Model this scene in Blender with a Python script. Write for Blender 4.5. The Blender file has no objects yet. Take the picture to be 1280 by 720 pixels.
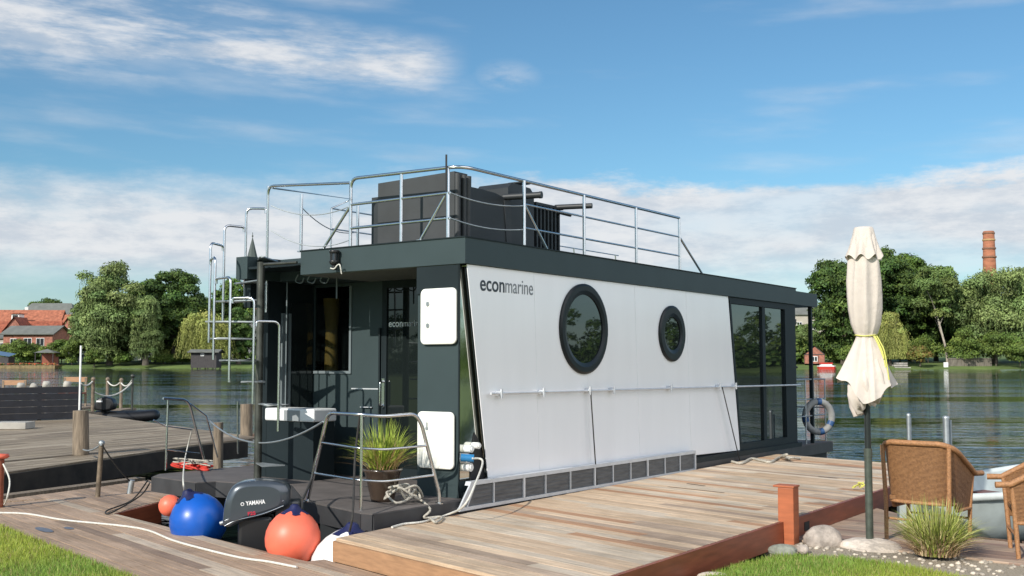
import bpy, bmesh, math, random
import numpy as np
from mathutils import Vector, Matrix, Euler
random.seed(7); rng = np.random.default_rng(11)
S = bpy.context.scene
COL = bpy.context.collection
R = math.radians

# ------------------------------------------------------------------ camera model (used to lay things out at their real depth)
F = 1365.0; HZ = 446.0; ZC = 2.06
PIT = math.atan((HZ - 360) / F)
def ray(x, y):
    a = (x - 640) / F; b = (360 - y) / F
    return Vector((a, math.cos(PIT) - b * math.sin(PIT), math.sin(PIT) + b * math.cos(PIT)))
CAM = Vector((0, 0, ZC))
def onz(x, y, z):
    r = ray(x, y); return CAM + r * ((z - ZC) / r.z)
def at(x, y, Y):
    r = ray(x, y); return CAM + r * (Y / r.y)
# boat frame
yaw = .6216
U = Vector((math.sin(yaw), math.cos(yaw), -.0077)).normalized()
V = Vector((-math.cos(yaw), math.sin(yaw), -.0064)); V = (V - U * U.dot(V)).normalized()
Wv = U.cross(V)
O = Vector((-.4959, 11.5471, .45))
BM = Matrix((U, V, Wv)).transposed()
BOAT = Matrix.Translation(O) @ BM.to_4x4()
BI = BOAT.inverted()
def L(x, y, ax, val):
    c = BM.transposed() @ (CAM - O); d = BM.transposed() @ ray(x, y)
    t = (val - c[ax]) / d[ax]; return c + d * t
def BW(a, b, c): return BOAT @ Vector((a, b, c))

# ------------------------------------------------------------------ materials
def nt(name):
    m = bpy.data.materials.new(name); m.use_nodes = True
    n = m.node_tree.nodes; l = m.node_tree.links
    return m, n, l, n['Principled BSDF']
def M(name, col, rough=.5, metal=0., var=.12, scale=4., bump=0., bscale=None, attr=False, spec=None, stretch=None, ior=None, coat=0, detail=5, dirt=0):
    m, n, l, p = nt(name)
    tc = n.new('ShaderNodeTexCoord'); mp = n.new('ShaderNodeMapping')
    l.new(tc.outputs['Object'], mp.inputs[0])
    if stretch: mp.inputs['Scale'].default_value = stretch
    nz = n.new('ShaderNodeTexNoise'); nz.inputs['Scale'].default_value = scale; nz.inputs['Detail'].default_value = detail
    l.new(mp.outputs[0], nz.inputs['Vector'])
    mr = n.new('ShaderNodeMapRange'); mr.inputs['From Min'].default_value = .3; mr.inputs['From Max'].default_value = .7
    mr.inputs['To Min'].default_value = 1 - var; mr.inputs['To Max'].default_value = 1 + var
    l.new(nz.outputs['Fac'], mr.inputs['Value'])
    mx = n.new('ShaderNodeMix'); mx.data_type = 'RGBA'; mx.blend_type = 'MULTIPLY'; mx.inputs[0].default_value = 1
    if attr:
        at_ = n.new('ShaderNodeAttribute'); at_.attribute_name = 'Col'
        l.new(at_.outputs['Color'], mx.inputs[6])
    else: mx.inputs[6].default_value = (*col, 1)
    l.new(mr.outputs[0], mx.inputs[7])
    out = mx.outputs[2]
    if dirt:
        n2 = n.new('ShaderNodeTexNoise'); n2.inputs['Scale'].default_value = .9; n2.inputs['Detail'].default_value = 8; n2.inputs['Roughness'].default_value = .7
        l.new(tc.outputs['Object'], n2.inputs['Vector'])
        r2 = n.new('ShaderNodeMapRange'); r2.inputs['From Min'].default_value = .42; r2.inputs['From Max'].default_value = .7
        r2.inputs['To Max'].default_value = dirt
        l.new(n2.outputs['Fac'], r2.inputs['Value'])
        m2 = n.new('ShaderNodeMix'); m2.data_type = 'RGBA'; m2.blend_type = 'MULTIPLY'; m2.inputs[7].default_value = (.45, .42, .36, 1)
        l.new(r2.outputs[0], m2.inputs[0]); l.new(out, m2.inputs[6]); out = m2.outputs[2]
    l.new(out, p.inputs['Base Color'])
    p.inputs['Roughness'].default_value = rough; p.inputs['Metallic'].default_value = metal
    if spec is not None: p.inputs['Specular IOR Level'].default_value = spec
    if ior: p.inputs['IOR'].default_value = ior
    if coat: p.inputs['Coat Weight'].default_value = coat; p.inputs['Coat Roughness'].default_value = .08
    if bump:
        b = n.new('ShaderNodeBump'); b.inputs['Strength'].default_value = bump; b.inputs['Distance'].default_value = .02
        if bscale:
            nb = n.new('ShaderNodeTexNoise'); nb.inputs['Scale'].default_value = bscale; nb.inputs['Detail'].default_value = 6
            l.new(mp.outputs[0], nb.inputs['Vector']); l.new(nb.outputs['Fac'], b.inputs['Height'])
        else: l.new(nz.outputs['Fac'], b.inputs['Height'])
        l.new(b.outputs[0], p.inputs['Normal'])
    return m

mt = {}
mt['white_panel'] = M('white_panel', (.86, .865, .88), .14, var=.018, scale=1.6, stretch=(2.2, 1, .3), bump=.012, bscale=1.5, coat=.5)
mt['slate'] = M('slate_paint', (.041, .059, .062), .45, var=.06, scale=2, spec=.25, bump=.01, bscale=2)
mt['slate_dark'] = M('slate_dark', (.014, .021, .024), .5, var=.1, scale=2, spec=.2)
mt['dark'] = M('dark_interior', (.012, .014, .016), .6, var=.2)
mt['frame_black'] = M('frame_black', (.009, .013, .015), .35, var=.1, spec=.3)
mt['hatch'] = M('hatch_white', (.84, .83, .76), .3, var=.02)
mt['steel'] = M('stainless', (.66, .67, .68), .22, 1.0, var=.06, scale=20)
mt['steel_dull'] = M('galvanised', (.42, .45, .46), .5, .8, var=.15, scale=8)
mt['alu'] = M('aluminium', (.62, .64, .66), .45, .35, var=.08, scale=8)
mt['brushed_dark'] = M('louvre_dark', (.12, .125, .13), .5, .3, var=.25, scale=6, stretch=(1, 1, 6))
mt['deckrubber'] = M('deck_covering', (.125, .108, .10), .8, var=.2, scale=3, bump=.1, bscale=60, dirt=.5)
mt['hullside'] = M('hull_side', (.045, .045, .048), .5, var=.25, scale=3, dirt=.5)
mt['roofbox'] = M('roof_furniture_grey', (.043, .046, .049), .6, var=.15, scale=2.5, bump=.03, dirt=.3)
mt['roofbox_dark'] = M('roof_furniture_dark', (.025, .028, .03), .5, var=.15, scale=2.5)
mt['black'] = M('black_plastic', (.012, .012, .013), .4, var=.1)
mt['chrome_strip'] = M('mirror_trim', (.62, .62, .56), .06, 1.0, var=.15, scale=3, bump=.05, bscale=2.5)
mt['rust'] = M('weathered_pipe', (.17, .13, .09), .6, .3, var=.5, scale=9, bump=.2)
mt['oldsteel'] = M('weathered_post', (.075, .078, .068), .45, .6, var=.4, scale=7, bump=.1)
mt['wood_attr'] = M('deck_boards', (1, 1, 1), .68, var=.26, scale=3.0, attr=True, stretch=(1.0, 22, 22), bump=.3, dirt=.55, detail=9)
mt['redwood'] = M('red_stained_wood', (.25, .07, .035), .45, var=.22, scale=3, stretch=(1, 1, 8), bump=.05)
mt['rawwood'] = M('raw_wood_face', (.36, .20, .105), .6, var=.16, scale=3, stretch=(2, 2, 14), bump=.1)
mt['pile'] = M('weathered_pile', (.20, .155, .11), .8, var=.4, scale=5, stretch=(6, 6, .8), bump=.5)
mt['darkwood'] = M('wet_dark_wood', (.035, .028, .022), .7, var=.4, scale=4, bump=.3)
mt['fence'] = M('black_slats', (.012, .013, .018), .5, var=.3, scale=5)
mt['rope_white'] = M('white_rope', (.62, .60, .54), .8, var=.15, scale=40, bump=.5, bscale=90)
mt['rope_grey'] = M('grey_rope', (.42, .39, .33), .85, var=.3, scale=40, bump=.5, bscale=90)
mt['rope_dark'] = M('dark_rope', (.03, .028, .026), .85, var=.3, scale=40)
mt['red'] = M('red_rope', (.5, .035, .02), .6, var=.2, scale=20)
mt['blue_buoy'] = M('blue_vinyl', (.006, .095, .46), .36, var=.18, scale=3, coat=.1, dirt=.25, bump=.02, bscale=4)
mt['orange_buoy'] = M('orange_vinyl', (.82, .16, .09), .45, var=.2, scale=2.5, dirt=.25, bump=.02, bscale=4)
mt['white_buoy'] = M('white_vinyl', (.8, .8, .78), .35, var=.05)
mt['navy'] = M('navy_collar', (.012, .015, .07), .5, var=.1)
mt['cowl'] = M('engine_grey', (.058, .07, .085), .3, .3, var=.05, coat=.7)
mt['txt_white'] = M('lettering_pale', (.8, .8, .8), .5, var=0)
mt['txt_mid'] = M('lettering_mid', (.5, .5, .5), .5, var=0)
mt['txt_dark'] = M('lettering_dark', (.035, .045, .055), .5, var=0)
mt['txt_grey'] = M('lettering_grey', (.20, .215, .23), .5, var=0)
mt['txt_red'] = M('decal_red', (.45, .02, .05), .5, var=0)
mt['pot'] = M('brown_glaze', (.06, .04, .028), .25, var=.3, scale=6, coat=.5)
mt['cushion'] = M('white_lid', (.75, .76, .76), .5, var=.05)
mt['cushion_grey'] = M('grey_lid_patch', (.25, .27, .28), .5, var=.05)
mt['canvas'] = M('cream_canvas', (.62, .545, .485), .85, var=.08, scale=3, bump=.35, bscale=16, dirt=.22)
mt['polegreen'] = M('green_black_pole', (.022, .027, .026), .4, .3, var=.2, scale=9)
mt['polegalv'] = M('green_galv_pole', (.085, .10, .08), .5, .4, var=.25, scale=12)
mt['yellow'] = M('yellow_cord', (.60, .58, .14), .7, var=.1)
mt['wicker'] = None
mt['wickerframe'] = M('wicker_frame', (.36, .175, .075), .55, var=.3, scale=60, bump=.4, bscale=120)
mt['rock'] = M('beach_stone', (.42, .36, .31), .9, var=.45, scale=9, bump=.9, bscale=22, dirt=.5, detail=10)
mt['rock_pale'] = M('pale_stone', (.60, .52, .44), .9, var=.3, scale=10, bump=.8, bscale=22, dirt=.5, detail=10)
mt['rock_green'] = M('green_grey_stone', (.26, .27, .22), .9, var=.4, scale=9, bump=.8, bscale=22, dirt=.4, detail=10)
mt['boatgrey'] = M('grey_gelcoat', (.42, .47, .46), .4, var=.15, scale=4, dirt=.3)
mt['leaf'] = M('foliage', (1, 1, 1), .6, var=.32, scale=.22, attr=True, spec=.25)
mt['blade'] = M('grass_blade', (1, 1, 1), .55, var=.1, attr=True, spec=.3)
mt['bark'] = M('bark', (.10, .085, .065), .9, var=.3, scale=2, bump=.4)
mt['birchbark'] = M('pale_bark', (.38, .33, .27), .9, var=.4, scale=1.5, bump=.3)
mt['rooftile'] = M('red_roof_tile', (.30, .085, .045), .85, var=.4, scale=1.6, bump=.3, detail=10, dirt=.5)
mt['rooftile2'] = M('orange_roof_tile', (.36, .125, .07), .85, var=.35, scale=1.6, bump=.3, detail=10, dirt=.4)
mt['greyroof'] = M('grey_roof', (.15, .155, .14), .8, var=.15, scale=.8)
mt['brick'] = M('red_brick', (.32, .13, .09), .85, var=.3, scale=2.5, detail=8)
mt['plaster'] = M('beige_plaster', (.42, .38, .32), .85, var=.1, scale=.8)
mt['whitewall'] = M('white_plaster', (.72, .70, .66), .8, var=.08, scale=.8)
mt['white'] = M('white_paint', (.78, .78, .76), .4, var=.05)
mt['timber'] = M('dark_timber', (.05, .045, .045), .8, var=.3, scale=2, stretch=(4, 4, 1))
mt['greytimber'] = M('grey_timber_wall', (.17, .15, .12), .85, var=.35, scale=2, stretch=(3, 3, .6))
mt['slatecopper'] = M('spire_slate', (.06, .075, .07), .7, var=.2)
mt['concrete'] = M('concrete', (.36, .34, .30), .85, var=.2, scale=3)
mt['tarp'] = M('blue_tarp', (.10, .17, .27), .5, var=.1)
mt['orange_cloth'] = M('orange_curtain', (.95, .50, .12), .6, var=.15)
mt['winframe'] = M('window_frame_grey', (.16, .19, .2), .4, var=.05)

def wicker():
    m, n, l, p = nt('woven_wicker')
    tc = n.new('ShaderNodeTexCoord')
    w = n.new('ShaderNodeTexWave'); w.wave_type = 'BANDS'; w.bands_direction = 'Z'; w.inputs['Scale'].default_value = 28; w.inputs['Distortion'].default_value = 1.5; w.inputs['Detail'].default_value = 2; w.inputs['Detail Scale'].default_value = 6
    nz = n.new('ShaderNodeTexNoise'); nz.inputs['Scale'].default_value = 45
    l.new(tc.outputs['Object'], w.inputs['Vector']); l.new(tc.outputs['Object'], nz.inputs['Vector'])
    ad = n.new('ShaderNodeMath'); ad.operation = 'ADD'; l.new(w.outputs['Fac'], ad.inputs[0]); l.new(nz.outputs['Fac'], ad.inputs[1])
    cr = n.new('ShaderNodeValToRGB'); cr.color_ramp.elements[0].position = .25; cr.color_ramp.elements[0].color = (.11, .045, .018, 1)
    cr.color_ramp.elements[1].position = .95; cr.color_ramp.elements[1].color = (.40, .20, .08, 1)
    mm = n.new('ShaderNodeMath'); mm.operation = 'MULTIPLY'; mm.inputs[1].default_value = .62
    l.new(ad.outputs[0], mm.inputs[0]); l.new(mm.outputs[0], cr.inputs[0]); l.new(cr.outputs[0], p.inputs['Base Color'])
    b = n.new('ShaderNodeBump'); b.inputs['Strength'].default_value = .7; b.inputs['Distance'].default_value = .01
    l.new(ad.outputs[0], b.inputs['Height']); l.new(b.outputs[0], p.inputs['Normal']); p.inputs['Roughness'].default_value = .55
    return m
mt['wicker'] = wicker()

def glassmat(name, col, refl_ior=2.1, transp=0.):
    m, n, l, p = nt(name)
    p.inputs['Base Color'].default_value = (*col, 1); p.inputs['Roughness'].default_value = .015; p.inputs['IOR'].default_value = refl_ior
    tc = n.new('ShaderNodeTexCoord'); nb = n.new('ShaderNodeTexNoise'); nb.inputs['Scale'].default_value = 1.2
    b = n.new('ShaderNodeBump'); b.inputs['Strength'].default_value = .015; b.inputs['Distance'].default_value = .05
    l.new(tc.outputs['Object'], nb.inputs['Vector']); l.new(nb.outputs['Fac'], b.inputs['Height']); l.new(b.outputs[0], p.inputs['Normal'])
    if transp:
        tr = n.new('ShaderNodeBsdfTransparent'); mx = n.new('ShaderNodeMixShader'); mx.inputs[0].default_value = transp
        tr.inputs[0].default_value = (.55, .6, .6, 1)
        l.new(p.outputs[0], mx.inputs[1]); l.new(tr.outputs[0], mx.inputs[2]); l.new(mx.outputs[0], n['Material Output'].inputs[0])
    return m
mt['glass'] = glassmat('window_glass', (.010, .014, .014), 1.85)
mt['glass_door'] = glassmat('door_glass', (.010, .014, .014), 1.5)
mt['glass_see'] = glassmat('clear_glass', (.010, .014, .014), 1.6, .88)
mt['pane'] = glassmat('far_pane', (.03, .035, .04), 1.5)

def waterm():
    m, n, l, p = nt('lake_water')
    p.inputs['Base Color'].default_value = (.006, .012, .010, 1); p.inputs['Roughness'].default_value = .03; p.inputs['IOR'].default_value = 1.33
    tc = n.new('ShaderNodeTexCoord')
    prev = None
    mpm = n.new('ShaderNodeMapping'); mpm.inputs['Scale'].default_value = (.22, 1, 1); mpm.inputs['Rotation'].default_value = (0, 0, .12); l.new(tc.outputs['Object'], mpm.inputs[0])
    nm = n.new('ShaderNodeTexNoise'); nm.inputs['Scale'].default_value = .16; nm.inputs['Detail'].default_value = 5; nm.inputs['Roughness'].default_value = .65; l.new(mpm.outputs[0], nm.inputs['Vector'])
    mm = n.new('ShaderNodeMapRange'); mm.inputs['From Min'].default_value = .40; mm.inputs['From Max'].default_value = .60; mm.inputs['To Min'].default_value = .12; l.new(nm.outputs['Fac'], mm.inputs['Value'])
    for sc, dist, stretch in ((.30, .10, (.35, 1.6, 1)), (1.1, .07, (.38, 1.9, 1)), (3.2, .035, (.45, 1.7, 1)), (8, .010, (.6, 1.5, 1))):
        mp = n.new('ShaderNodeMapping'); mp.inputs['Scale'].default_value = stretch; mp.inputs['Rotation'].default_value = (0, 0, .2)
        nz = n.new('ShaderNodeTexNoise'); nz.inputs['Scale'].default_value = sc; nz.inputs['Detail'].default_value = 2; nz.inputs['Distortion'].default_value = .5
        l.new(tc.outputs['Object'], mp.inputs[0]); l.new(mp.outputs[0], nz.inputs['Vector'])
        b = n.new('ShaderNodeBump'); b.inputs['Distance'].default_value = dist; l.new(mm.outputs[0], b.inputs['Strength'])
        l.new(nz.outputs['Fac'], b.inputs['Height'])
        if prev: l.new(prev.outputs[0], b.inputs['Normal'])
        prev = b
    l.new(prev.outputs[0], p.inputs['Normal'])
    return m
mt['water'] = waterm()

def groundm(name, c1, c2, scale, c3=None, bump=.3):
    m, n, l, p = nt(name)
    tc = n.new('ShaderNodeTexCoord'); nz = n.new('ShaderNodeTexNoise'); nz.inputs['Scale'].default_value = scale; nz.inputs['Detail'].default_value = 9; nz.inputs['Roughness'].default_value = .65
    cr = n.new('ShaderNodeValToRGB'); cr.color_ramp.elements[0].position = .35; cr.color_ramp.elements[0].color = (*c1, 1); cr.color_ramp.elements[1].position = .65; cr.color_ramp.elements[1].color = (*c2, 1)
    l.new(tc.outputs['Object'], nz.inputs['Vector']); l.new(nz.outputs['Fac'], cr.inputs[0]); l.new(cr.outputs[0], p.inputs['Base Color'])
    b = n.new('ShaderNodeBump'); b.inputs['Strength'].default_value = bump; b.inputs['Distance'].default_value = .03
    l.new(nz.outputs['Fac'], b.inputs['Height']); l.new(b.outputs[0], p.inputs['Normal']); p.inputs['Roughness'].default_value = .9
    return m
mt['lawn'] = groundm('lawn_soil', (.12, .18, .03), (.20, .28, .05), 3)
mt['farlawn'] = groundm('far_grass', (.07, .11, .025), (.14, .20, .05), .15)
mt['gravel'] = groundm('gravel_bed', (.26, .21, .15), (.50, .43, .33), 60, bump=.9)
mt['mud'] = groundm('shore_mud', (.03, .025, .018), (.07, .06, .04), 3)

# ------------------------------------------------------------------ mesh builder
class MB:
    def __init__(s): s.v = []; s.f = []; s.c = []; s.sm = []
    def add(s, vs, fs, col=None, smooth=False):
        o = len(s.v); s.v += [tuple(v) for v in vs]
        for f in fs: s.f.append([i + o for i in f]); s.c.append(col or (1, 1, 1)); s.sm.append(smooth)
        return s
    def box(s, c, d, rot=None, col=None, bev=0.):
        x, y, z = [q / 2 for q in d]
        if bev and min(x, y, z) > bev:
            bm = bmesh.new(); bmesh.ops.create_cube(bm, size=1)
            for q in bm.verts: q.co = Vector((q.co.x * 2 * x, q.co.y * 2 * y, q.co.z * 2 * z))
            bmesh.ops.bevel(bm, geom=bm.edges[:], offset=bev, segments=2, affect='EDGES', profile=.5)
            vs = [q.co.copy() for q in bm.verts]; bm.verts.index_update(); fs = [[q.index for q in f.verts] for f in bm.faces]; bm.free()
        else:
            vs = [Vector((i * x, j * y, k * z)) for i in (-1, 1) for j in (-1, 1) for k in (-1, 1)]
            fs = [(0, 1, 3, 2), (4, 6, 7, 5), (0, 4, 5, 1), (2, 3, 7, 6), (0, 2, 6, 4), (1, 5, 7, 3)]
        if rot is not None: vs = [rot @ v for v in vs]
        c = Vector(c); return s.add([v + c for v in vs], fs, col)
    def span(s, lo, hi, col=None, bev=0.):
        lo = Vector(lo); hi = Vector(hi); return s.box((lo + hi) / 2, [abs(q) for q in (hi - lo)], None, col, bev)
    def bar(s, a, b, w, h, col=None):       # box beam from a to b
        a = Vector(a); b = Vector(b); d = b - a; ln = d.length; d.normalize()
        up = Vector((0, 0, 1)) if abs(d.z) < .95 else Vector((0, 1, 0))
        x = d.cross(up).normalized(); y = x.cross(d)
        rot = Matrix((d, x, y)).transposed()
        return s.box((a + b) / 2, (ln, w, h), rot, col)
    def tube(s, pts, r, seg=8, caps=True, col=None):
        pts = [Vector(p) for p in pts]; n = len(pts)
        rs = r if isinstance(r, (list, tuple)) else [r] * n
        t = (pts[1] - pts[0]).normalized()
        ref = Vector((0, 0, 1)) if abs(t.z) < .9 else Vector((1, 0, 0))
        nx = t.cross(ref).normalized(); vs = []
        for i in range(n):
            if i == 0: t = pts[1] - pts[0]
            elif i == n - 1: t = pts[-1] - pts[-2]
            else: t = (pts[i + 1] - pts[i]).normalized() + (pts[i] - pts[i - 1]).normalized()
            if t.length < 1e-9: t = Vector((0, 0, 1))
            t.normalize(); nx = (nx - t * nx.dot(t))
            if nx.length < 1e-6: nx = t.orthogonal()
            nx.normalize(); ny = t.cross(nx)
            for k in range(seg):
                a = 2 * math.pi * k / seg; vs.append(pts[i] + (nx * math.cos(a) + ny * math.sin(a)) * rs[i])
        fs = [(i * seg + k, i * seg + (k + 1) % seg, (i + 1) * seg + (k + 1) % seg, (i + 1) * seg + k) for i in range(n - 1) for k in range(seg)]
        s.add(vs, fs, col, True)
        if caps:
            s.add([vs[k] for k in range(seg)], [list(range(seg))[::-1]], col); s.add([vs[(n - 1) * seg + k] for k in range(seg)], [list(range(seg))], col)
        return s
    def lathe(s, prof, c=(0, 0, 0), seg=24, col=None, smooth=True, fn=None):
        c = Vector(c); vs = []
        for (r, z) in prof:
            for k in range(seg):
                a = 2 * math.pi * k / seg
                rr, zz = (r, z) if fn is None else fn(r, z, a)
                vs.append(c + Vector((rr * math.cos(a), rr * math.sin(a), zz)))
        n = len(prof)
        fs = [(i * seg + k, i * seg + (k + 1) % seg, (i + 1) * seg + (k + 1) % seg, (i + 1) * seg + k) for i in range(n - 1) for k in range(seg)]
        return s.add(vs, fs, col, smooth)
    def prism(s, poly, z0, z1, col=None, tf=None):
        n = len(poly); vs = [Vector((p[0], p[1], z0)) for p in poly] + [Vector((p[0], p[1], z1)) for p in poly]
        if tf: vs = [tf(v) for v in vs]
        fs = [list(range(n))[::-1], list(range(n, 2 * n))] + [(i, (i + 1) % n, n + (i + 1) % n, n + i) for i in range(n)]
        return s.add(vs, fs, col)
    def slab_ac(s, poly, b0, b1, col=None):     # polygon given in (a,c), thickness along b
        return s.prism(poly, b0, b1, col, lambda v: Vector((v.x, v.z, v.y)))
    def slab_bc(s, poly, a0, a1, col=None):
        return s.prism(poly, a0, a1, col, lambda v: Vector((v.z, v.x, v.y)))
    def ball(s, c, r, seg=24, rings=16, sc=(1, 1, 1), jit=0, col=None):
        vs = []; fs = []
        for i in range(rings + 1):
            th = math.pi * i / rings
            for k in range(seg):
                ph = 2 * math.pi * k / seg
                d = Vector((math.sin(th) * math.cos(ph), math.sin(th) * math.sin(ph), math.cos(th)))
                rr = r * (1 + jit * (math.sin(3.1 * d.x + 5 * d.y + c[0] * 9) * .5 + math.sin(4.3 * d.z - 3 * d.x + 1 + c[1] * 5) * .5))
                vs.append(Vector(c) + Vector((d.x * sc[0], d.y * sc[1], d.z * sc[2])) * rr)
        for i in range(rings):
            for k in range(seg): fs.append((i * seg + k, (i + 1) * seg + k, (i + 1) * seg + (k + 1) % seg, i * seg + (k + 1) % seg))
        return s.add(vs, fs, col, True)
    def build(s, name, mat, parent=None, attr=False, mats=None):
        me = bpy.data.meshes.new(name); me.from_pydata(s.v, [], s.f); me.validate()
        bm = bmesh.new(); bm.from_mesh(me)
        bmesh.ops.recalc_face_normals(bm, faces=bm.faces); bm.to_mesh(me); bm.free()
        if len(me.polygons) == len(s.sm):
            me.polygons.foreach_set('use_smooth', s.sm)
            if attr:
                ca = me.color_attributes.new('Col', 'FLOAT_COLOR', 'CORNER')
                arr = np.ones((len(me.loops), 4), dtype=np.float32)
                for p in me.polygons:
                    arr[p.loop_start:p.loop_start + p.loop_total, :3] = s.c[p.index]
                ca.data.foreach_set('color', arr.ravel())
        me.materials.append(mt[mat] if isinstance(mat, str) else mat)
        o = bpy.data.objects.new(name, me); COL.objects.link(o)
        if parent: o.parent = parent
        return o

def thing(name, label, cat, loc=(0, 0, 0), rotz=0., group=None, mat=None):
    o = bpy.data.objects.new(name, None); COL.objects.link(o); o.empty_display_size = .1
    if mat is not None: o.matrix_world = mat
    else: o.location = loc; o.rotation_euler = (0, 0, rotz)
    o['label'] = label; o['category'] = cat
    if group: o['group'] = group
    return o
def tag(o, label=None, cat=None, group=None, kind=None):
    if label: o['label'] = label
    if cat: o['category'] = cat
    if group: o['group'] = group
    if kind: o['kind'] = kind
    return o
def copy_tree(root, loc, rotz, scale=1., label=None):
    def cp(o, par):
        c = o.copy(); COL.objects.link(c); c.parent = par
        for ch in list(o.children): cp(ch, c)
        return c
    c = cp(root, None); c.location = loc; c.rotation_euler = (0, 0, rotz)
    c.scale = (scale,) * 3 if not isinstance(scale, tuple) else scale
    if label: c['label'] = label
    return c
def fillet(pts, r, n=5):
    pts = [Vector(p) for p in pts]; out = [pts[0]]
    for i in range(1, len(pts) - 1):
        a, b, c = pts[i - 1], pts[i], pts[i + 1]
        d1 = (a - b); d2 = (c - b); rr = min(r, d1.length * .45, d2.length * .45)
        p1 = b + d1.normalized() * rr; p2 = b + d2.normalized() * rr
        for k in range(n + 1):
            t = k / n; out.append(p1 * (1 - t) ** 2 + b * 2 * t * (1 - t) + p2 * t * t)
    out.append(pts[-1]); return out
def sag(a, b, s, n=12):
    a = Vector(a); b = Vector(b)
    return [a.lerp(b, k / n) - Vector((0, 0, s * 4 * (k / n) * (1 - k / n))) for k in range(n + 1)]
def smooth_path(pts, n=6):
    pts = [Vector(p) for p in pts]; P = [pts[0]] + pts + [pts[-1]]; out = []
    for i in range(1, len(P) - 2):
        for k in range(n):
            t = k / n; a, b, c, d = P[i - 1:i + 3]
            out.append(.5 * ((2 * b) + (c - a) * t + (2 * a - 5 * b + 4 * c - d) * t * t + (3 * b - a - 3 * c + d) * t ** 3))
    out.append(pts[-1]); return out
def text(name, s, mat, parent, origin, right, up, width, height=None, bold=0., name_mesh=None):
    cu = bpy.data.curves.new(name, 'FONT'); cu.body = s; cu.size = 1; cu.offset = bold; cu.extrude = .004; cu.fill_mode = 'BOTH'
    to = bpy.data.objects.new(name + '_src', cu); COL.objects.link(to)
    bpy.context.view_layer.update()
    dg = bpy.context.evaluated_depsgraph_get(); me = bpy.data.meshes.new_from_object(to.evaluated_get(dg))
    bpy.data.objects.remove(to); bpy.data.curves.remove(cu)
    xs = [v.co.x for v in me.vertices]; ys = [v.co.y for v in me.vertices]
    sx = width / (max(xs) - min(xs)); sy = sx if height is None else height / (max(ys) - min(ys))
    x0 = min(xs); right = Vector(right).normalized(); up = Vector(up).normalized(); nn = right.cross(up)
    for v in me.vertices: v.co = Vector(origin) + right * (v.co.x - x0) * sx + up * v.co.y * sy + nn * v.co.z * .5
    me.materials.append(mt[mat]); me.name = name
    o = bpy.data.objects.new(name, me); COL.objects.link(o); o.parent = parent
    return o

# ------------------------------------------------------------------ HOUSEBOAT
boat = thing('houseboat', 'white and slate grey houseboat with flat roof terrace moored at the wooden platform', 'houseboat', mat=BOAT)
DK = .12
deckpoly = [(-1.40, 0), (-1.42, .12), (-1.07, 1.24), (.0, 2.60), (-.22, 2.85), (-.3, 3.6), (-.53, 3.68), (-.38, 4.73), (-.12, 4.95), (11.15, 4.75), (11.15, 0)]
d = MB(); d.prism(deckpoly, -.06, DK); d.build('deck', 'deckrubber', boat)
d = MB()   # hull side kerb just under the deck covering, proud by 5 mm
n = len(deckpoly)
ctr = Vector((4, 2.3, 0))
for i in range(n):
    a = Vector((*deckpoly[i], 0)); b = Vector((*deckpoly[(i + 1) % n], 0))
    dd = (b - a).normalized(); nrm = Vector((dd.y, -dd.x, 0))
    if nrm.dot((a + b) / 2 - ctr) < 0: nrm = -nrm
    d.bar(a + nrm * .007 + Vector((0, 0, .022)), b + nrm * .007 + Vector((0, 0, .022)), .02, .18)
d.build('deck_edge', 'hullside', boat)
d = MB(); d.span((.3, .05, -.75), (11.0, 1.1, -.065)); d.span((.3, 3.6, -.75), (11.0, 4.7, -.065)); d.span((-1.2, .1, -.75), (.3, .9, -.065))
d.build('float', 'dark', boat)
d = MB(); d.slab_ac([(-.0, -.01), (5.34, .0), (9.6, .0), (9.6, .19), (5.34, .19), (0, .19)], -.012, .05); d.build('hull_band', 'slate_dark', boat)
# core body
d = MB(); d.span((1.75, .1, DK), (9.45, 3.5, 2.6)); d.span((1.25, .1, DK), (1.75, 2.0, 2.6)); d.build('cabin_core', 'dark', boat)
d = MB(); d.span((.03, .1, DK), (1.25, .68, 2.6)); d.build('front_locker', 'slate', boat)
d = MB(); d.span((.005, .1, 2.30), (.028, .68, 2.595)); d.span((.01, .085, DK), (.02, .1, 2.6)); d.build('locker_header', 'slate_dark', boat)
# left porch wall
pw = L(334, 470, 1, 3.52).x
d = MB(); d.span((pw, 3.52, DK), (1.2, 3.64, 2.6)); d.span((.10, 3.50, 2.25), (.28, 3.62, 2.6)); d.span((1.2, 3.5, DK), (9.45, 3.64, 2.6)); d.build('side_cladding', 'slate_dark', boat)
d = MB()
for (x0, x1) in ((352, 356), (361, 363)):
    a0 = L(x0, 450, 1, 3.5).x; a1 = L(x1, 450, 1, 3.5).x; d.span((a0, 3.49, .5), (a1, 3.52, 2.2))
d.build('porch_mullion', 'winframe', boat)
d = MB()
g0 = L(363, 450, 1, 3.505); g1 = L(394, 450, 1, 3.505)
d.slab_ac([(g0.x, .95), (1.19, .95), (1.19, 2.35), (g0.x, 2.35)], 3.50, 3.52); d.build('porch_side_window', 'glass', boat)
d = MB(); d.slab_ac([(g0.x + .02, .62), (1.19, .62), (1.19, .86), (g0.x + .02, .86)], 3.495, 3.52); d.build('porch_side_panel', 'slate', boat)
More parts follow.
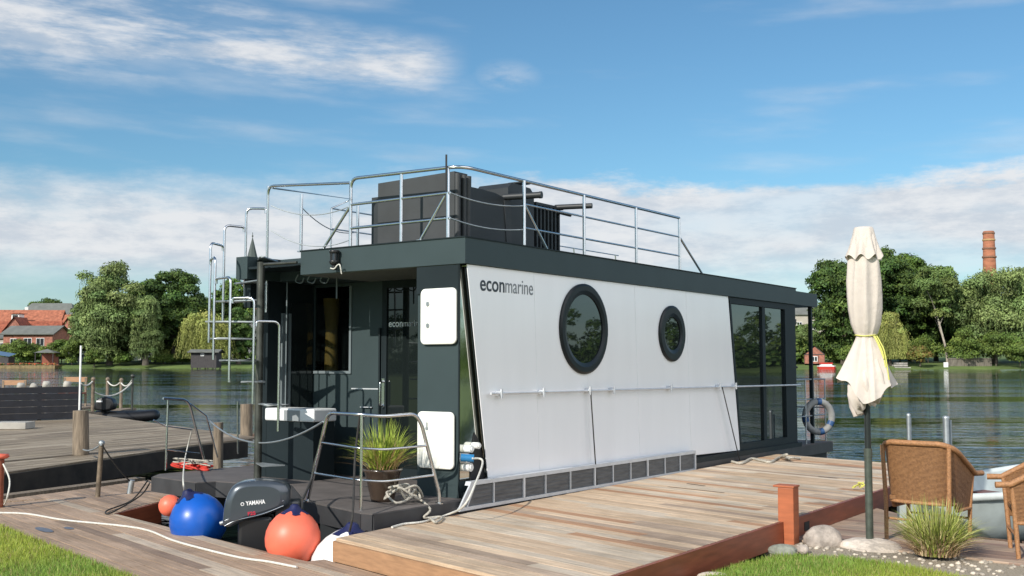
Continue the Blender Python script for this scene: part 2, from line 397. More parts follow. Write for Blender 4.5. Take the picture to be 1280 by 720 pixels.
# front wall at a=1.2
A0 = 1.2
d = MB()
wb0, wb1, wc0, wc1 = 2.80, 3.485, 1.42, 2.56
d.span((A0, 2.28, DK), (A0 + .05, 3.5, wc0)); d.span((A0, 2.28, wc0), (A0 + .05, wb0, 2.6)); d.span((A0, wb0, wc1), (A0 + .05, 3.5, 2.6)); d.span((A0, wb1, wc0), (A0 + .05, 3.5, wc1))
d.build('front_wall', 'slate', boat)
d = MB(); d.span((A0 + .05, 2.2, DK), (1.75, 2.24, 2.6)); d.span((1.7, 2.2, DK), (1.749, 3.5, 2.6)); d.build('interior_wall', 'dark', boat)
fw = MB(); w_ = .035
for lo, hi in (((A0 - .02, wb0, wc0), (A0, wb1, wc0 + w_)), ((A0 - .02, wb0, wc0 + w_), (A0, wb0 + w_, wc1))): fw.span(lo, hi)
fw = fw.build('front_window', 'winframe', boat)
d = MB(); d.span((A0 + .02, wb0, wc0), (A0 + .026, wb1, wc1)); d.build('pane', 'glass_see', fw)
d = MB()
cp = [(1.45 + .03 * math.sin(k * 1.9), 3.05 + k * .022) for k in range(12)]
d.tube([(1.36, 3.33, .9), (1.36, 3.33, 1.2), (1.36, 3.33, 2.0), (1.36, 3.33, 2.42)], [.13, .10, .08, .12], 16); d.build('curtain', 'orange_cloth', boat)
# lines on the grey panel
d = MB(); d.span((A0 - .006, 2.28, 1.22), (A0 - .001, 2.8, 1.235)); d.build('panel_trim', 'alu', boat); d = MB(); d.span((A0 - .03, 2.42, .99), (A0 - .001, 2.62, 1.0)); d.build('panel_trim', 'alu', boat)
# door
dr = MB(); dr.span((A0 + .0, 2.20, DK), (A0 + .05, 2.28, 2.6)); dr.span((A0, 2.20, 2.5), (A0 + .05, .9, 2.6)); dr.span((A0, 2.2, DK), (A0 + .05, .9, .25)); dr.span((A0, 1.22, .25), (A0 + .05, 1.3, 2.5))
dr.span((A0 - .03, 2.285, DK), (A0, 2.31, 2.0))
dr = dr.build('door', 'slate_dark', boat)
d = MB(); d.span((A0 + .02, .9, .25), (A0 + .03, 2.2, 2.5)); d.build('pane', 'glass_door', dr)
h = MB(); h.tube(fillet([(A0, 2.24, 1.32), (A0 - .07, 2.24, 1.32), (A0 - .07, 2.24, 1.02), (A0, 2.24, 1.02)], .03), .014); h.span((A0 - .012, 2.22, 1.0), (A0 - .001, 2.265, 1.36)); h.build('handle', 'steel', dr)
p0 = L(485, 407, 0, A0 - .003); p1 = L(524, 405, 0, A0 - .003)
tw = (p0 - p1).length
text('door_lettering', 'econ', 'txt_white', dr, (A0 + .012, p0.y, p0.z - .015), (0, -1, 0), (0, 0, 1), tw * .45, None, .012)
text('door_lettering', 'marine', 'txt_mid', dr, (A0 + .012, p0.y - tw * .48, p0.z - .015), (0, -1, 0), (0, 0, 1), tw * .58)
# mirror trim side face behind the slanted panel
d = MB(); d.slab_ac([(.03, .3), (.6, .3), (.6, 2.59), (.03, 2.59)], .088, .1); d.build('mirror_strip', 'chrome_strip', boat)
d = MB(); d.slab_ac([(.20, .3), (.46, .3), (.44, .5), (.34, .72), (.27, .8), (.21, .6)], .078, .087); d.build('socket_recess', 'dark', boat)
d = MB()
for (x, y, r) in ((587, 561, .04), (596, 557, .035), (586, 584, .045), (583, 573, .05)):
    q = L(x, y, 1, .03); d.tube([q + Vector((0, .06, 0)), q + Vector((0, -.03, .0))], r, 12)
    d.tube([q + Vector((0, -.031, 0)), q + Vector((0, -.045, .0))], r * .6, 12)
d.build('inlet_valve', 'white', boat)
d = MB(); q = L(584, 572, 1, .0); d.tube([q + Vector((-.03, .06, 0)), q + Vector((.05, -.05, -.01))], .042, 12); d.build('power_plug', M('plug_blue', (.02, .16, .35), .4), boat)
# white side wall
def ac(x, y): q = L(x, y, 1, .05); return (q.x, q.z)
wl = [(.07, 2.6), (.45, .30), (7.05, .20), (6.69, 2.6)]
d = MB(); d.slab_ac([(.10, 2.59), (.48, .31), (7.02, .21), (6.66, 2.59)], .0385, .087); d.build('wall_backing', 'chrome_strip', boat)
d = MB(); d.slab_ac(wl, .03, .038); sw = d.build('side_wall', 'white_panel', boat)
jm_ = M('joint_grey', (.76, .77, .78), .5)
for t in (.19, .36, .55, .78):
    d = MB(); x0 = .07 + t * 6.62; x1 = .45 + t * 6.6
    d.slab_ac([(x0, 2.59), (x0 + .006, 2.59), (x1 * .3 + x0 * .7 + .006, .31), (x1 * .3 + x0 * .7, .31)], .0282, .03); d.build('panel_joint', jm_, sw)
d = MB()
d.bar((.085, .062, 2.58), (.465, .062, .32), .02, .010); d.build('wall_edge_trim', 'slate_dark', boat)
d = MB(); d.bar((6.705, .05, 2.59), (7.065, .05, .21), .03, .012); d.build('wall_edge_trim', 'slate_dark', boat)
def porthole(a, c, ro, ri):
    m = MB(); seg = 56
    prof = [(ro, 0), (ro, .022), (ro - .025, .036), (ri + .05, .036), (ri, .022), (ri, .0)]
    vs = []
    for (r, h_) in prof:
        for k in range(seg):
            t = 2 * math.pi * k / seg; vs.append(Vector((a + r * math.cos(t), .03 - h_, c + r * math.sin(t))))
    fs = [(i * seg + k, i * seg + (k + 1) % seg, (i + 1) * seg + (k + 1) % seg, (i + 1) * seg + k) for i in range(len(prof) - 1) for k in range(seg)]
    m.add(vs, fs, None, False); o = m.build('porthole', 'frame_black', boat)
    g = MB(); g.add([Vector((a + (ri + .01) * math.cos(2 * math.pi * k / seg), .020, c + (ri + .01) * math.sin(2 * math.pi * k / seg))) for k in range(seg)], [list(range(seg))]); g.build('pane', 'glass', o)
    return o
porthole(2.42, 1.975, .56, .425); porthole(4.77, 1.975, .395, .235)
# lettering on the side
p0 = L(600, 362, 1, .03); p1 = L(666, 369, 1, .03)
s1 = text('side_lettering', 'econ', 'txt_dark', boat, (p0.x, .0285, 2.335), (1, 0, 0), (0, 0, 1), .45, .118, .012)
s2 = text('side_lettering', 'marine', 'txt_grey', boat, (p0.x + .468, .0285, 2.335), (1, 0, 0), (0, 0, 1), .545, .155)
# rub rail
d = MB(); d.tube([(.42, -.03, 1.215), (7.0, -.03, 1.20), (9.52, -.03, 1.19)], .014, 8)
for x in (623, 676, 734, 764, 836, 897, 917):
    a = L(x, 488, 1, .0).x; d.tube([(a, .03, 1.21), (a, -.045, 1.21)], .03, 10); d.span((a - .012, -.055, 1.16), (a + .012, -.035, 1.26))
d.build('side_rail', 'alu', boat)
d = MB(); a = L(734, 488, 1, .0).x; q = L(741, 606, 1, .0); d.tube([(a, -.05, 1.2), (q.x, -.06, .05)], .009, 6); d.build('stay_line', 'rope_dark', boat)
d = MB(); a = L(899, 484, 1, .0).x; q = L(920, 572, 1, .0); d.tube([(a, -.05, 1.2), (q.x, -.06, .06)], .009, 6); d.build('stay_line', 'rope_dark', boat)
# louvre skirt
sk = MB(); SB = -.05
def skc(a, t): return (a, .015 + .29 * t + (-.015 if False else 0))
def band(a0, a1, t0, t1, b0=SB - .02, b1=SB):
    sk.slab_ac([skc(a0, t0), skc(a1, t0), skc(a1, t1), skc(a0, t1)], b0, b1)
sk.slab_ac([(-.17, .015), (5.30, .015), (5.30, .05), (-.13, .05)], SB - .02, .0)
sk.slab_ac([(.0, .265), (5.30, .265), (5.30, .305), (.02, .305)], SB - .02, .0)
sk.slab_ac([(-.17, .051), (-.09, .051), (.06, .264), (-.0, .264)], SB - .02, SB)
sk.slab_ac([(-.05, .051), (-.03, .051), (.105, .264), (.085, .264)], SB - .018, SB)
xs = [.42, .98, 1.42, 1.95, 2.5, 2.95, 3.4, 3.85, 4.35, 4.8]
for i, a in enumerate(xs):
    w = .035 if i in (1, 4, 7) else .018
    sk.slab_ac([(a, .051), (a + w, .051), (a + w, .264), (a, .264)], SB - .018, SB)
sk.slab_ac([(5.27, .051), (5.30, .051), (5.30, .264), (5.27, .264)], SB - .02, .0)
skirt = sk.build('skirt_frame', 'alu', boat)
d = MB(); d.slab_ac([(-.08, .051), (5.27, .051), (5.27, .264), (.06, .264)], SB + .003, SB + .012)
for k in range(5): d.span((.1, SB - .004, .08 + k * .04), (5.26, SB + .002, .088 + k * .04))
d.build('louvre', 'brushed_dark', skirt)
# glazed rear part
gf = MB()
gf.slab_ac([(7.07, .19), (9.5, .19), (9.5, .30), (7.05, .30)], .03, .1)
gf.slab_ac([(6.76, 2.50), (9.5, 2.50), (9.5, 2.6), (6.72, 2.6)], .03, .1)
gf.slab_ac([(9.02, .3), (9.5, .3), (9.5, 2.5), (9.02, 2.5)], .03, .1)
gf.slab_ac([(8.05, .3), (8.17, .3), (8.17, 2.5), (8.05, 2.5)], .04, .1)
gf.slab_ac([(7.06, .3), (7.12, .3), (6.80, 2.5), (6.74, 2.5)], .03, .1)
gf = gf.build('side_window', 'slate_dark', boat)
d = MB(); d.slab_ac([(7.1, .3), (9.03, .3), (9.03, 2.5), (6.78, 2.5)], .07, .075); d.build('pane', 'glass', gf)
# rear wall corner pieces
d = MB(); d.span((9.45, .1, DK), (9.5, 3.5, 2.6)); d.build('rear_wall', 'slate_dark', boat)
d = MB(); d.span((9.505, .06, .25), (9.53, .12, 2.55)); d.tube([(9.56, .12, 2.2), (9.62, .1, 2.25), (9.66, .1, 2.35)], .03); d.tube([(9.53, .1, 1.5), (9.6, .05, 1.5)], .02); d.build('rear_fitting', 'black', boat)
# hatches
for (x0, y0, x1, y1) in ((529, 362, 573, 430), (525, 514, 570, 587)):
    q0 = L(x0, y0 + 1, 0, .03); q1 = L(x1, y1, 0, .03)
    b0, b1, c0, c1 = q1.y, q0.y, q1.z, q0.z + .01
    def rrect(ins, rad, n_=6):
        B0, B1, C0, C1 = b0 + ins, b1 - ins, c0 + ins, c1 - ins; out = []
        for cx_, cz_, a0_ in ((B1 - rad, C1 - rad, 0), (B0 + rad, C1 - rad, 90), (B0 + rad, C0 + rad, 180), (B1 - rad, C0 + rad, 270)):
            for k in range(n_ + 1): t_ = R(a0_ + 90 * k / n_); out.append((cx_ + rad * math.cos(t_), cz_ + rad * math.sin(t_)))
        return out
    hm = MB(); r1 = rrect(0, .06); r2 = rrect(.008, .052); nn_ = len(r1)
    hv = [Vector((.006, p[0], p[1])) for p in r1] + [Vector((-.012, p[0], p[1])) for p in r1] + [Vector((-.018, p[0], p[1])) for p in r2]
    hm.add(hv, [(q_ * nn_ + k, q_ * nn_ + (k + 1) % nn_, (q_ + 1) * nn_ + (k + 1) % nn_, (q_ + 1) * nn_ + k) for q_ in (0, 1) for k in range(nn_)] + [list(range(2 * nn_, 3 * nn_))])
    o = hm.build('hatch', 'hatch', boat)
    o.name = 'hatch'
    d = MB()
    if y0 < 400:
        for yy in (380, 407): q = L(536, yy, 0, .0); d.tube([(q.x - .01, q.y, q.z), (-.024, q.y, q.z)], .026, 12); d.span((-.032, q.y - .008, q.z - .024), (-.02, q.y + .008, q.z + .024)); d = (d.build('latch', 'steel_dull', o), MB())[1]
    else: q = L(535, 533, 0, .0); d.tube([(-.01, q.y, q.z - .02), (-.024, q.y, q.z - .02)], .02, 12); d.span((-.032, q.y - .01, q.z - .03), (-.02, q.y + .0, q.z + .045)); d.build('latch', 'steel_dull', o)
# roof
rp = [(0, 0), (9.48, 0), (9.48, 3.66), (0, 3.66), (0, 3.45), (.55, 3.45), (.55, 2.5), (0, 2.5)]
d = MB(); d.prism(rp, 2.605, 2.885); roof = d.build('roof', 'slate', boat)
d = MB(); d.prism([(9.48, 0.002), (10.54, 0.002), (10.54, 3.658), (9.48, 3.658)], 2.605, 2.845); d.build('roof_overhang', 'slate', boat)
d = MB(); d.span((-.012, -.012, 2.885), (9.49, .03, 2.897)); d.span((-.012, .03, 2.885), (.03, 2.51, 2.897)); d.build('roof_lip', 'slate_dark', boat)
d = MB(); d.span((.01, 2.51, 2.72), (.54, 3.44, 2.75)); d.build('stair_landing', 'slate_dark', boat)
d = MB(); d.span((.02, .11, 2.598), (1.2, 2.49, 2.604)); d.build('soffit', 'greyroof', boat)
d = MB(); d.tube([(.62, 3.40, 1.0), (.62, 3.40, 2.6)], .01, 6)
for x in (373, 388, 404): q = L(x, 351, 0, .4); d.tube(smooth_path([q + Vector((0, 0, .08)), q + Vector((0, .05, 0)), q + Vector((0, -.05, -.03)), q + Vector((0, -.1, .03))], 4), .008, 6)
q = L(421, 358, 0, .5); d.tube([q + Vector((0, 0, .1)), q + Vector((.0, 0, -.15))], .01, 6)
d.build('awning_hook', 'winframe', boat)
# wall lantern on the fascia
q = L(418, 314, 0, -.06)
d = MB(); d.lathe([(0, .02), (.055, .01), (.06, 0), (.06, -.02), (.045, -.03)], q, 14); d.lathe([(.055, -.11), (.062, -.12), (.05, -.15), (.02, -.17), (0, -.17)], q, 14)
for k in range(6): t = k * math.pi / 3; d.tube([q + Vector((.047 * math.cos(t), .047 * math.sin(t), -.02)), q + Vector((.047 * math.cos(t), .047 * math.sin(t), -.12))], .005, 5)
d.span(q + Vector((.0, -.02, -.16)), q + Vector((.06, .02, -.03))); d.tube([q + Vector((0, 0, -.17)), q + Vector((.0, 0, -.22))], .03, 8)
ln = d.build('fascia_lantern', 'black', boat)
d = MB(); d.lathe([(.04, -.025), (.042, -.11)], q, 14); d.build('lamp_glass', 'pane', ln)
d = MB(); d.tube(smooth_path([q + Vector((-.04, .02, -.2)), q + Vector((-.04, -.04, -.21)), q + Vector((-.03, -.08, -.17)), q + Vector((-.03, -.12, -.17)), q + Vector((0, -.12, -.27))], 4), .008, 6); d.build('lamp_cable', 'rope_white', ln)

# roof railings
RT = 3.69; RM = 3.41; RL = 3.13; RB = 2.895; rr = .017
rail = MB()
P = []
# front rail from left post to corner and along the side
fr = [Vector((.15, 1.83, RM + .05)), Vector((.15, 1.83, RT + .03)), Vector((.15, .17, RT)), Vector((5.29, .15, RT))]
top = MB(); top.tube(fillet(fr, .22, 8), rr + .003, 10)
for c in (RM, RL):
    top.tube([(.15, 1.83, c), (.15, .33, c)], rr, 8)
    top.tube([(1.31, .15, c), (5.29, .15, c)], rr * .75, 8)
top.build('guard_rail', 'steel', boat)
for a_, b_, s_, r_ in (((.15, .33, RM), (1.31, .15, RM - .02), .05, .009), ((.15, .33, RL), (1.31, .15, RL - .02), .05, .009), (L(339, 257, 1, 3.0), L(437, 258, 0, .15), .11, .006), (L(339, 288, 1, 3.0), L(437, 300, 0, .15), .13, .006), (L(376, 258, 0, .1), L(447, 290, 0, 1.2), .12, .006)):
    d = MB(); d.tube(sag(a_, b_, s_), r_, 6); d.build('safety_chain', 'steel_dull', boat)
def post(a, b, top_=RT, r=.02):
    m = MB(); m.tube([(a, b, RB), (a, b, top_)], r, 10); m.tube([(a, b, RB), (a, b, RB + .012)], .045, 12); return m.build('rail_post', 'steel', boat)
for a, b in ((.15, 1.83), (.15, 1.04), (.15, .36), (1.31, .15), (2.64, .15), (3.99, .15), (5.29, .15)): post(a, b)
pl = L(376, 316, 0, .1); post(.1, pl.y, L(376, 243, 0, .1).z); post(1.2, L(447, 300, 0, 1.2).y, 3.6)
for s_, e_ in (((.15, .40, RM - .03), (.12, .74, RB)), ((.15, 1.85, RM - .03), (.12, 2.26, RB)), ((1.31, .15, RM), (1.81, .15, RB)), ((5.29, .15, RM), (6.07, .15, RB))): d = MB(); d.tube([s_, e_], .017, 8); d.tube([Vector(e_), Vector(e_) + Vector((0, 0, .02))], .04, 10); d.build('rail_brace', 'steel', boat)
d = MB(); q = L(560, 215, 0, .15); d.tube([(q.x - .03, q.y, 3.42), (q.x - .03, q.y, L(559, 194, 0, .15).z)], .011, 8); d.build('flag_staff', 'black', boat)
# far side rail
FB = 3.5
d = MB()
for yy in (RT, RM, RL): d.tube([(1.5, FB, yy - .02), (9.3, FB, yy - .02)], rr * .6, 6)
for a in (1.5, 3.1, 4.7, 6.3): d.tube([(a, FB, RB), (a, FB, RT - .02)], .014, 6)
for a in (7.8, 9.3): d.tube([(a, FB, RB), (a - .12, FB, RT - .02)], .014, 6)
d.tube([L(340, 235, 1, 3.3), L(440, 249, 1, 3.45), Vector((1.5, FB, RT - .02))], rr * .7, 6)
d.build('far_guard_rail', 'steel', boat)
# stair hoops: spiral boarding stair on the port side
cp = Vector((.8, 4.16, 0)); CX = L(324, 470, 0, -.12).y
cen = Vector((-.12, CX, 0))
st = MB(); st.tube([(cen.x, cen.y, DK), (cen.x, cen.y, 2.78)], .047, 12); st.tube([(cen.x - .02, cen.y, DK), (cen.x - .02, cen.y, DK + .012)], .09, 14)
st.tube([(cen.x, cen.y, 2.75), (cen.x + .06, 2.5, 2.75)], .018, 8); 
stair = st.build('spiral_stair', 'oldsteel', boat)
# camera-aligned plan directions in boat frame
ex = (BM.transposed() @ Vector((1, 0, 0))); ex.z = 0; ex.normalize()
ey = (BM.transposed() @ Vector((0, 1, 0))); ey.z = 0; ey.normalize()
pxm = F / (O + BM @ cen).y
steps = [(-52, 402, 350), (-85, 372, 318), (-118, 346, 288), (-152, 321, 268), (178, 303, 262), (142, 281, 279), (108, 260, 306), (78, 232, 333)]
hoops = []
for i, (ang, ty, px_) in enumerate(steps):
    rad = .66; t = R(ang)
    p = cen + ex * rad * math.cos(t) + ey * rad * math.sin(t)
    # shift so it lands on the measured column
    w = BOAT @ p; X = (px_ - 640) / F * w.y * 1.0025; p = BI @ Vector((X, w.y, w.z)); p.z = 0
    ztop = (BI @ at(px_, ty, w.y)).z
    hoops.append((p, ztop))
prevp = None
for i, (p, zt) in enumerate(hoops):
    zb = zt - .97
    # tread (open frame with bars)
    nd = (p - cen).normalized(); sd = Vector((-nd.y, nd.x, 0)); tr = MB()
    A = cen + nd * .06; B = p
    tr.tube([A + Vector((0, 0, zb)), B + sd * .13 + Vector((0, 0, zb)), B - sd * .13 + Vector((0, 0, zb)), A + Vector((0, 0, zb))], .012, 6)
    tr.prism([(A + sd * .03).to_2d(), (B + sd * .12).to_2d(), (B - sd * .12).to_2d(), (A - sd * .03).to_2d()], zb - .006, zb + .006)
    tr.build('tread', 'steel_dull', stair)
    m = MB()
    if i == len(hoops) - 1:
        m.tube([(p.x, p.y, zb - .25), (p.x, p.y, zt)], .0155, 8); m.build('handrail_hoop', 'steel', stair); continue
    nxt = hoops[i + 1][0]
    q2 = p.lerp(nxt, .9)
    m.tube(fillet([(p.x, p.y, zb - (.25 if i else .3)), (p.x, p.y, zt), (q2.x, q2.y, zt), (q2.x, q2.y, zt - .06)], .08), .0155, 8)
    m.build('handrail_hoop', 'steel', stair)
m = MB(); zl = .35; nd = (hoops[0][0] - cen).normalized(); sd = Vector((-nd.y, nd.x, 0)); B = cen + nd * .5
m.prism([(cen + sd * .03).to_2d(), (B + sd * .14).to_2d(), (B - sd * .14).to_2d(), (cen - sd * .03).to_2d()], zl, zl + .012); m.build('tread', 'steel_dull', stair)
m = MB(); m.tube(fillet([hoops[-1][0] + Vector((0, 0, 2.2)), hoops[-1][0] + Vector((0, 0, hoops[-1][1])), Vector((.15, 1.83, RT - .02))], .12), .017, 8); m.build('handrail_hoop', 'steel', stair)

# bow rails
def LV(x, y, P0, P1):
    P0 = Vector(P0); P1 = Vector(P1); nrm = Vector((P1.y - P0.y, -(P1.x - P0.x), 0))
    c = BM.transposed() @ (CAM - O); dd = BM.transposed() @ ray(x, y)
    return c + dd * ((P0 - c).dot(nrm) / dd.dot(nrm))
F0 = L(384, 627, 2, DK); Cc = L(458, 639, 2, DK); F3 = L(549, 629, 2, DK); F3.y = max(F3.y, .03)
s1 = [LV(384, 627, F0, Cc), LV(410, 516, F0, Cc), LV(447, 518, F0, Cc)]
s2 = [LV(480, 520.5, Cc, F3), LV(519, 517.5, Cc, F3), LV(527, 530, Cc, F3), LV(549, 616, Cc, F3), LV(549, 630, Cc, F3)]
br = MB(); br.tube(fillet(s1 + s2, .10), .019, 10)
br.tube(fillet([LV(402, 553, F0, Cc), LV(447, 560, F0, Cc), LV(480, 562, Cc, F3), LV(533, 557, Cc, F3)], .08), .012, 8)
br.tube(fillet([LV(391, 591, F0, Cc), LV(447, 600, F0, Cc), LV(480, 602, Cc, F3), LV(543, 594, Cc, F3)], .08), .012, 8)
br.tube([LV(451, 639, F0, Cc), LV(452, 519, F0, Cc)], .014, 8)
for q in (F0, LV(549, 630, Cc, F3)): br.tube([q, q + Vector((0, 0, .012))], .045, 12)
br.build('bow_rail', 'steel', boat)
G0 = L(207, 588, 2, DK); G1 = L(264, 583, 2, DK)
lr = MB(); lr.tube(fillet([LV(204, 498, G0, G1), LV(236, 500, G0, G1), LV(246, 540, G0, G1), LV(257, 582, G0, G1)], .12), .018, 8)
lr.tube([LV(207, 588, G0, G1), LV(210, 500, G0, G1)], .014, 8); lr.tube([LV(238, 505, G0, G1), LV(258, 520, G0, G1), LV(272, 572, G0, G1)], .012, 8)
lr.tube([LV(192, 525, G0, G1), LV(207, 533, G0, G1), LV(240, 537, G0, G1)], .010, 6); lr.tube([LV(207, 562, G0, G1), LV(250, 567, G0, G1)], .010, 6); lr.tube([LV(262, 503, G0, G1) + Vector((.5, 0, 0)), LV(262, 570, G0, G1) + Vector((.5, 0, 0))], .012, 6)
lr.build('bow_rail', 'steel', boat)
d = MB(); d.tube(sag(LV(262, 526, G0, G1), LV(404, 527, F0, Cc), .26, 24), .011, 6); d.build('bow_chain', 'steel_dull', boat)
# rear deck gate
rg = MB()
for a in (10.05, 10.45, 11.05): rg.tube([(a, .08, DK), (a, .08, 1.28)], .014, 8)
for c in (1.28, .92, .62): rg.tube([(9.55, .08, c), (11.05, .08, c)], .012, 8)
for c in (1.28, .75): rg.tube([(11.05, .08, c), (11.05, 3.4, c)], .012, 8)
rg.build('stern_rail', 'steel_dull', boat)
rp_ = MB(); rp_.span((10.36, .06, DK), (10.42, .12, 2.605)); rp_.build('roof_post', 'slate_dark', boat); rp_ = MB(); rp_.span((10.36, 3.4, DK), (10.42, 3.46, 2.605)); rp_.build('roof_post', 'slate_dark', boat)

# ------------------------------------------------------------------ things on the boat
def on_boat(name, label, cat, a, b, c, rz=0, group=None):
    return thing(name, label, cat, group=group, mat=BOAT @ Matrix.Translation((a, b, c)) @ Matrix.Rotation(rz, 4, 'Z'))
# roof furniture
t = on_boat('folded_bar_counter', 'tall grey ribbed panel unit standing at the front of the roof terrace', 'garden furniture', .5, .55, 2.9)
d = MB(); d.slab_bc([(0, 0), (1.17, 0), (1.17, .80), (0, .825)], 0, .24); d.build('panel', 'roofbox', t)
d = MB()
for z in (.30, .58): d.span((-.012, .01, z), (-.001, 1.16, z + .018))
d.build('groove', 'roofbox_dark', t)
d = MB(); d.span((.02, 1.171, 0), (.2, 1.29, .64)); d.build('side_rim', 'roofbox_dark', t)
d = MB(); d.tube([(.03, -.02, 0), (.03, -.02, .8)], .035, 8); d.tube([(.15, -.02, 0), (.15, -.02, .8)], .03, 8); d.tube([(.24, -.0, .0), (.25, -.0, .8)], .04, 10); d.build('corner_column', 'roofbox', t)
t = on_boat('covered_seat', 'dark rounded seat unit behind the tall grey panel on the roof', 'garden furniture', .80, .6, 2.9)
d = MB(); prof = [(0, 0), (.78, 0), (.78, .60), (.70, .66), (.55, .69), (.3, .70), (.0, .70)]
d.slab_ac(prof, 0, .9); d.build('body', 'roofbox_dark', t)
d = MB(); d.slab_ac([(0, 0), (.05, 0), (.06, .69), (0, .69)], -.012, -.001); d.build('edge', 'roofbox', t)
t = on_boat('tall_cabinet', 'black cupboard with sloping top edges on the roof between seat and slatted chairs', 'cabinet', 1.62, .62, 2.9)
d = MB(); d.slab_ac([(0, 0), (.58, 0), (.58, .78), (.50, .85), (.10, .87), (.02, .80)], 0, .5); d.build('body', 'roofbox_dark', t)
d = MB(); d.slab_ac([(-.04, 0), (.06, 0), (.04, .60), (.0, .64), (-.10, .62)], -.03, -.001); d.build('side_leaf', 'roofbox', t)
d = MB(); d.tube([(.0, .05, .68), (.12, -.42, .68)], .04, 12); d.tube([(.115, -.40, .68), (.122, -.43, .68)], .044, 12); d.build('armrest', 'roofbox_dark', t)
d = MB(); d.span((.3, .0, .90), (.5, .2, .915)); d.build('top_plate', 'roofbox_dark', t)
t = on_boat('stacked_chairs', 'black slatted folding chairs stacked upright on the roof', 'chair stack', 2.26, .62, 2.9)
for k in range(7):
    d = MB(); d.span((k * .085, 0, 0), (k * .085 + .03, .5, .66)); d.span((k * .085 + .03, .05, .5), (k * .085 + .07, .1, .54)); d.build('slat', 'roofbox_dark', t)
d = MB(); d.span((.0, .01, .665), (.64, .5, .70)); d.build('seat_edge', 'roofbox_dark', t)
d = MB(); d.tube([(.5, .05, .69), (.66, -.42, .69)], .035, 12); d.tube([(.45, .0, .62), (.72, -.05, .6)], .02); d.build('armrest', 'roofbox_dark', t)
d = MB(); d.span((.9, -.3, .01), (1.1, .1, .06)); d.build('foot', 'roofbox_dark', t)

# storage box with lid under stair
t = on_boat('storage_box', 'dark storage box with glossy white lid on the front deck', 'box', .40, 2.66, DK)
hz_ = .87
d = MB(); d.span((0, 0, 0), (.36, .84, hz_ - .16)); d.build('body', 'slate_dark', t)
d = MB(); d.span((-.02, -.02, hz_ - .158), (.38, .86, hz_), bev=.02); lid = d.build('lid', 'cushion', t)
d = MB(); d.span((-.024, .22, hz_ - .15), (-.0205, .50, hz_ - .02)); d.build('lid_patch', 'cushion_grey', lid)
# plant pot with grass
q = L(470, 628, 2, DK)
pp = on_boat('potted_grass', 'ornamental grass in a glossy brown pot behind the bow rail', 'potted plant', q.x + .12, q.y + .02, DK)
d = MB(); d.lathe([(0, 0), (.115, 0), (.125, .03), (.19, .30), (.205, .31), (.205, .335), (.185, .335), (.18, .30), (0, .29)], seg=28); d.build('pot', 'pot', pp)
def grass_tuft(name, mat, parent, n, h, spread, cols, base_r=.1, z0=0., wid=.006, seed=1):
    g = np.random.default_rng(seed); m = MB()
    for i in range(n):
        th = g.uniform(0, 2 * math.pi); r0 = base_r * math.sqrt(g.uniform()); lean = g.uniform(.05, 1) ** 1.3 * spread; hh = h * g.uniform(.55, 1.08) * (1 - .25 * lean / max(spread, .01))
        c = cols[int(g.integers(len(cols)))]; k = g.uniform(.75, 1.2); c = tuple(q * k for q in c)
        dx, dy = math.cos(th), math.sin(th); th2 = th + g.uniform(-.6, .6); ox, oy = math.cos(th2), math.sin(th2)
        pts = []
        for j in range(6):
            s_ = j / 5; out = lean * s_ ** 1.7; zz = hh * (s_ - .35 * (lean / max(spread, .01)) * s_ ** 3)
            pts.append(Vector((dx * r0 + ox * out, dy * r0 + oy * out, z0 + zz)))
        a2 = g.uniform(0, math.pi); sd = Vector((math.cos(a2), math.sin(a2), 0)) * wid * g.uniform(.6, 1.3)
        vs = []; fs = []
        for j, p in enumerate(pts):
            w = (1 - (j / 5) ** 2) + .05; vs += [p - sd * w, p + sd * w]
        for j in range(5): fs.append((2 * j, 2 * j + 1, 2 * j + 3, 2 * j + 2))
        m.add(vs, fs, c, True)
    return m.build(name, mat, parent, attr=True)
grass_tuft('leaf_tuft', 'blade', pp, 480, .60, .42, [(.30, .38, .05), (.38, .46, .07), (.20, .28, .04)], .13, .29, .005, 3)
grass_tuft('dry_stalk', 'blade', pp, 260, .40, .46, [(.55, .40, .18), (.42, .25, .12)], .14, .29, .004, 4)

# ------------------------------------------------------------------ outboard motor
mc = at(322, 628, 10.95)
om = thing('outboard_motor', 'dark grey outboard engine tilted between the two bow floats', 'outboard motor', mc, R(8))
K = 1 / 125 / 4   # crop px -> m
pr = [(485, 372), (490, 300), (497, 255), (512, 215), (535, 183), (575, 164), (640, 157), (720, 160), (775, 172), (805, 195), (812, 240), (800, 286), (720, 318), (600, 350), (520, 382)]
pr = [((x - 648) * K, -(y - 272) * K) for x, y in pr]
def cowl_loft(mb, prof, W, n=9, shrink=.18):
    vs = []; cx = sum(p[0] for p in prof) / len(prof); cz = sum(p[1] for p in prof) / len(prof); N = len(prof)
    for j in range(n):
        t = -1 + 2 * j / (n - 1); s_ = 1 - shrink * abs(t) ** 4 - (.0 if abs(t) < 1 else .1)
        y = W * (math.sin(t * math.pi / 2) ** 1 if True else t)
        for (x, z) in prof: vs.append(Vector((cx + (x - cx) * s_, y, cz + (z - cz) * s_)))
    fs = [(j * N + k, j * N + (k + 1) % N, (j + 1) * N + (k + 1) % N, (j + 1) * N + k) for j in range(n - 1) for k in range(N)]
    mb.add(vs, fs, None, True); mb.add(vs[:N], [list(range(N))], None, True); mb.add(vs[-N:], [list(range(N))], None, True)
prs = [p.to_2d() for p in smooth_path([Vector((x, 0, z)).xzy for x, z in pr] + [Vector((pr[0][0], 0, pr[0][1])).xzy], 4)][:-1]
d = MB(); cowl_loft(d, prs, .17); cw = d.build('cowl', 'cowl', om)
fy = -.1708
def cxz(x, y): return ((x - 648) * K, -(y - 272) * K)
d = MB()
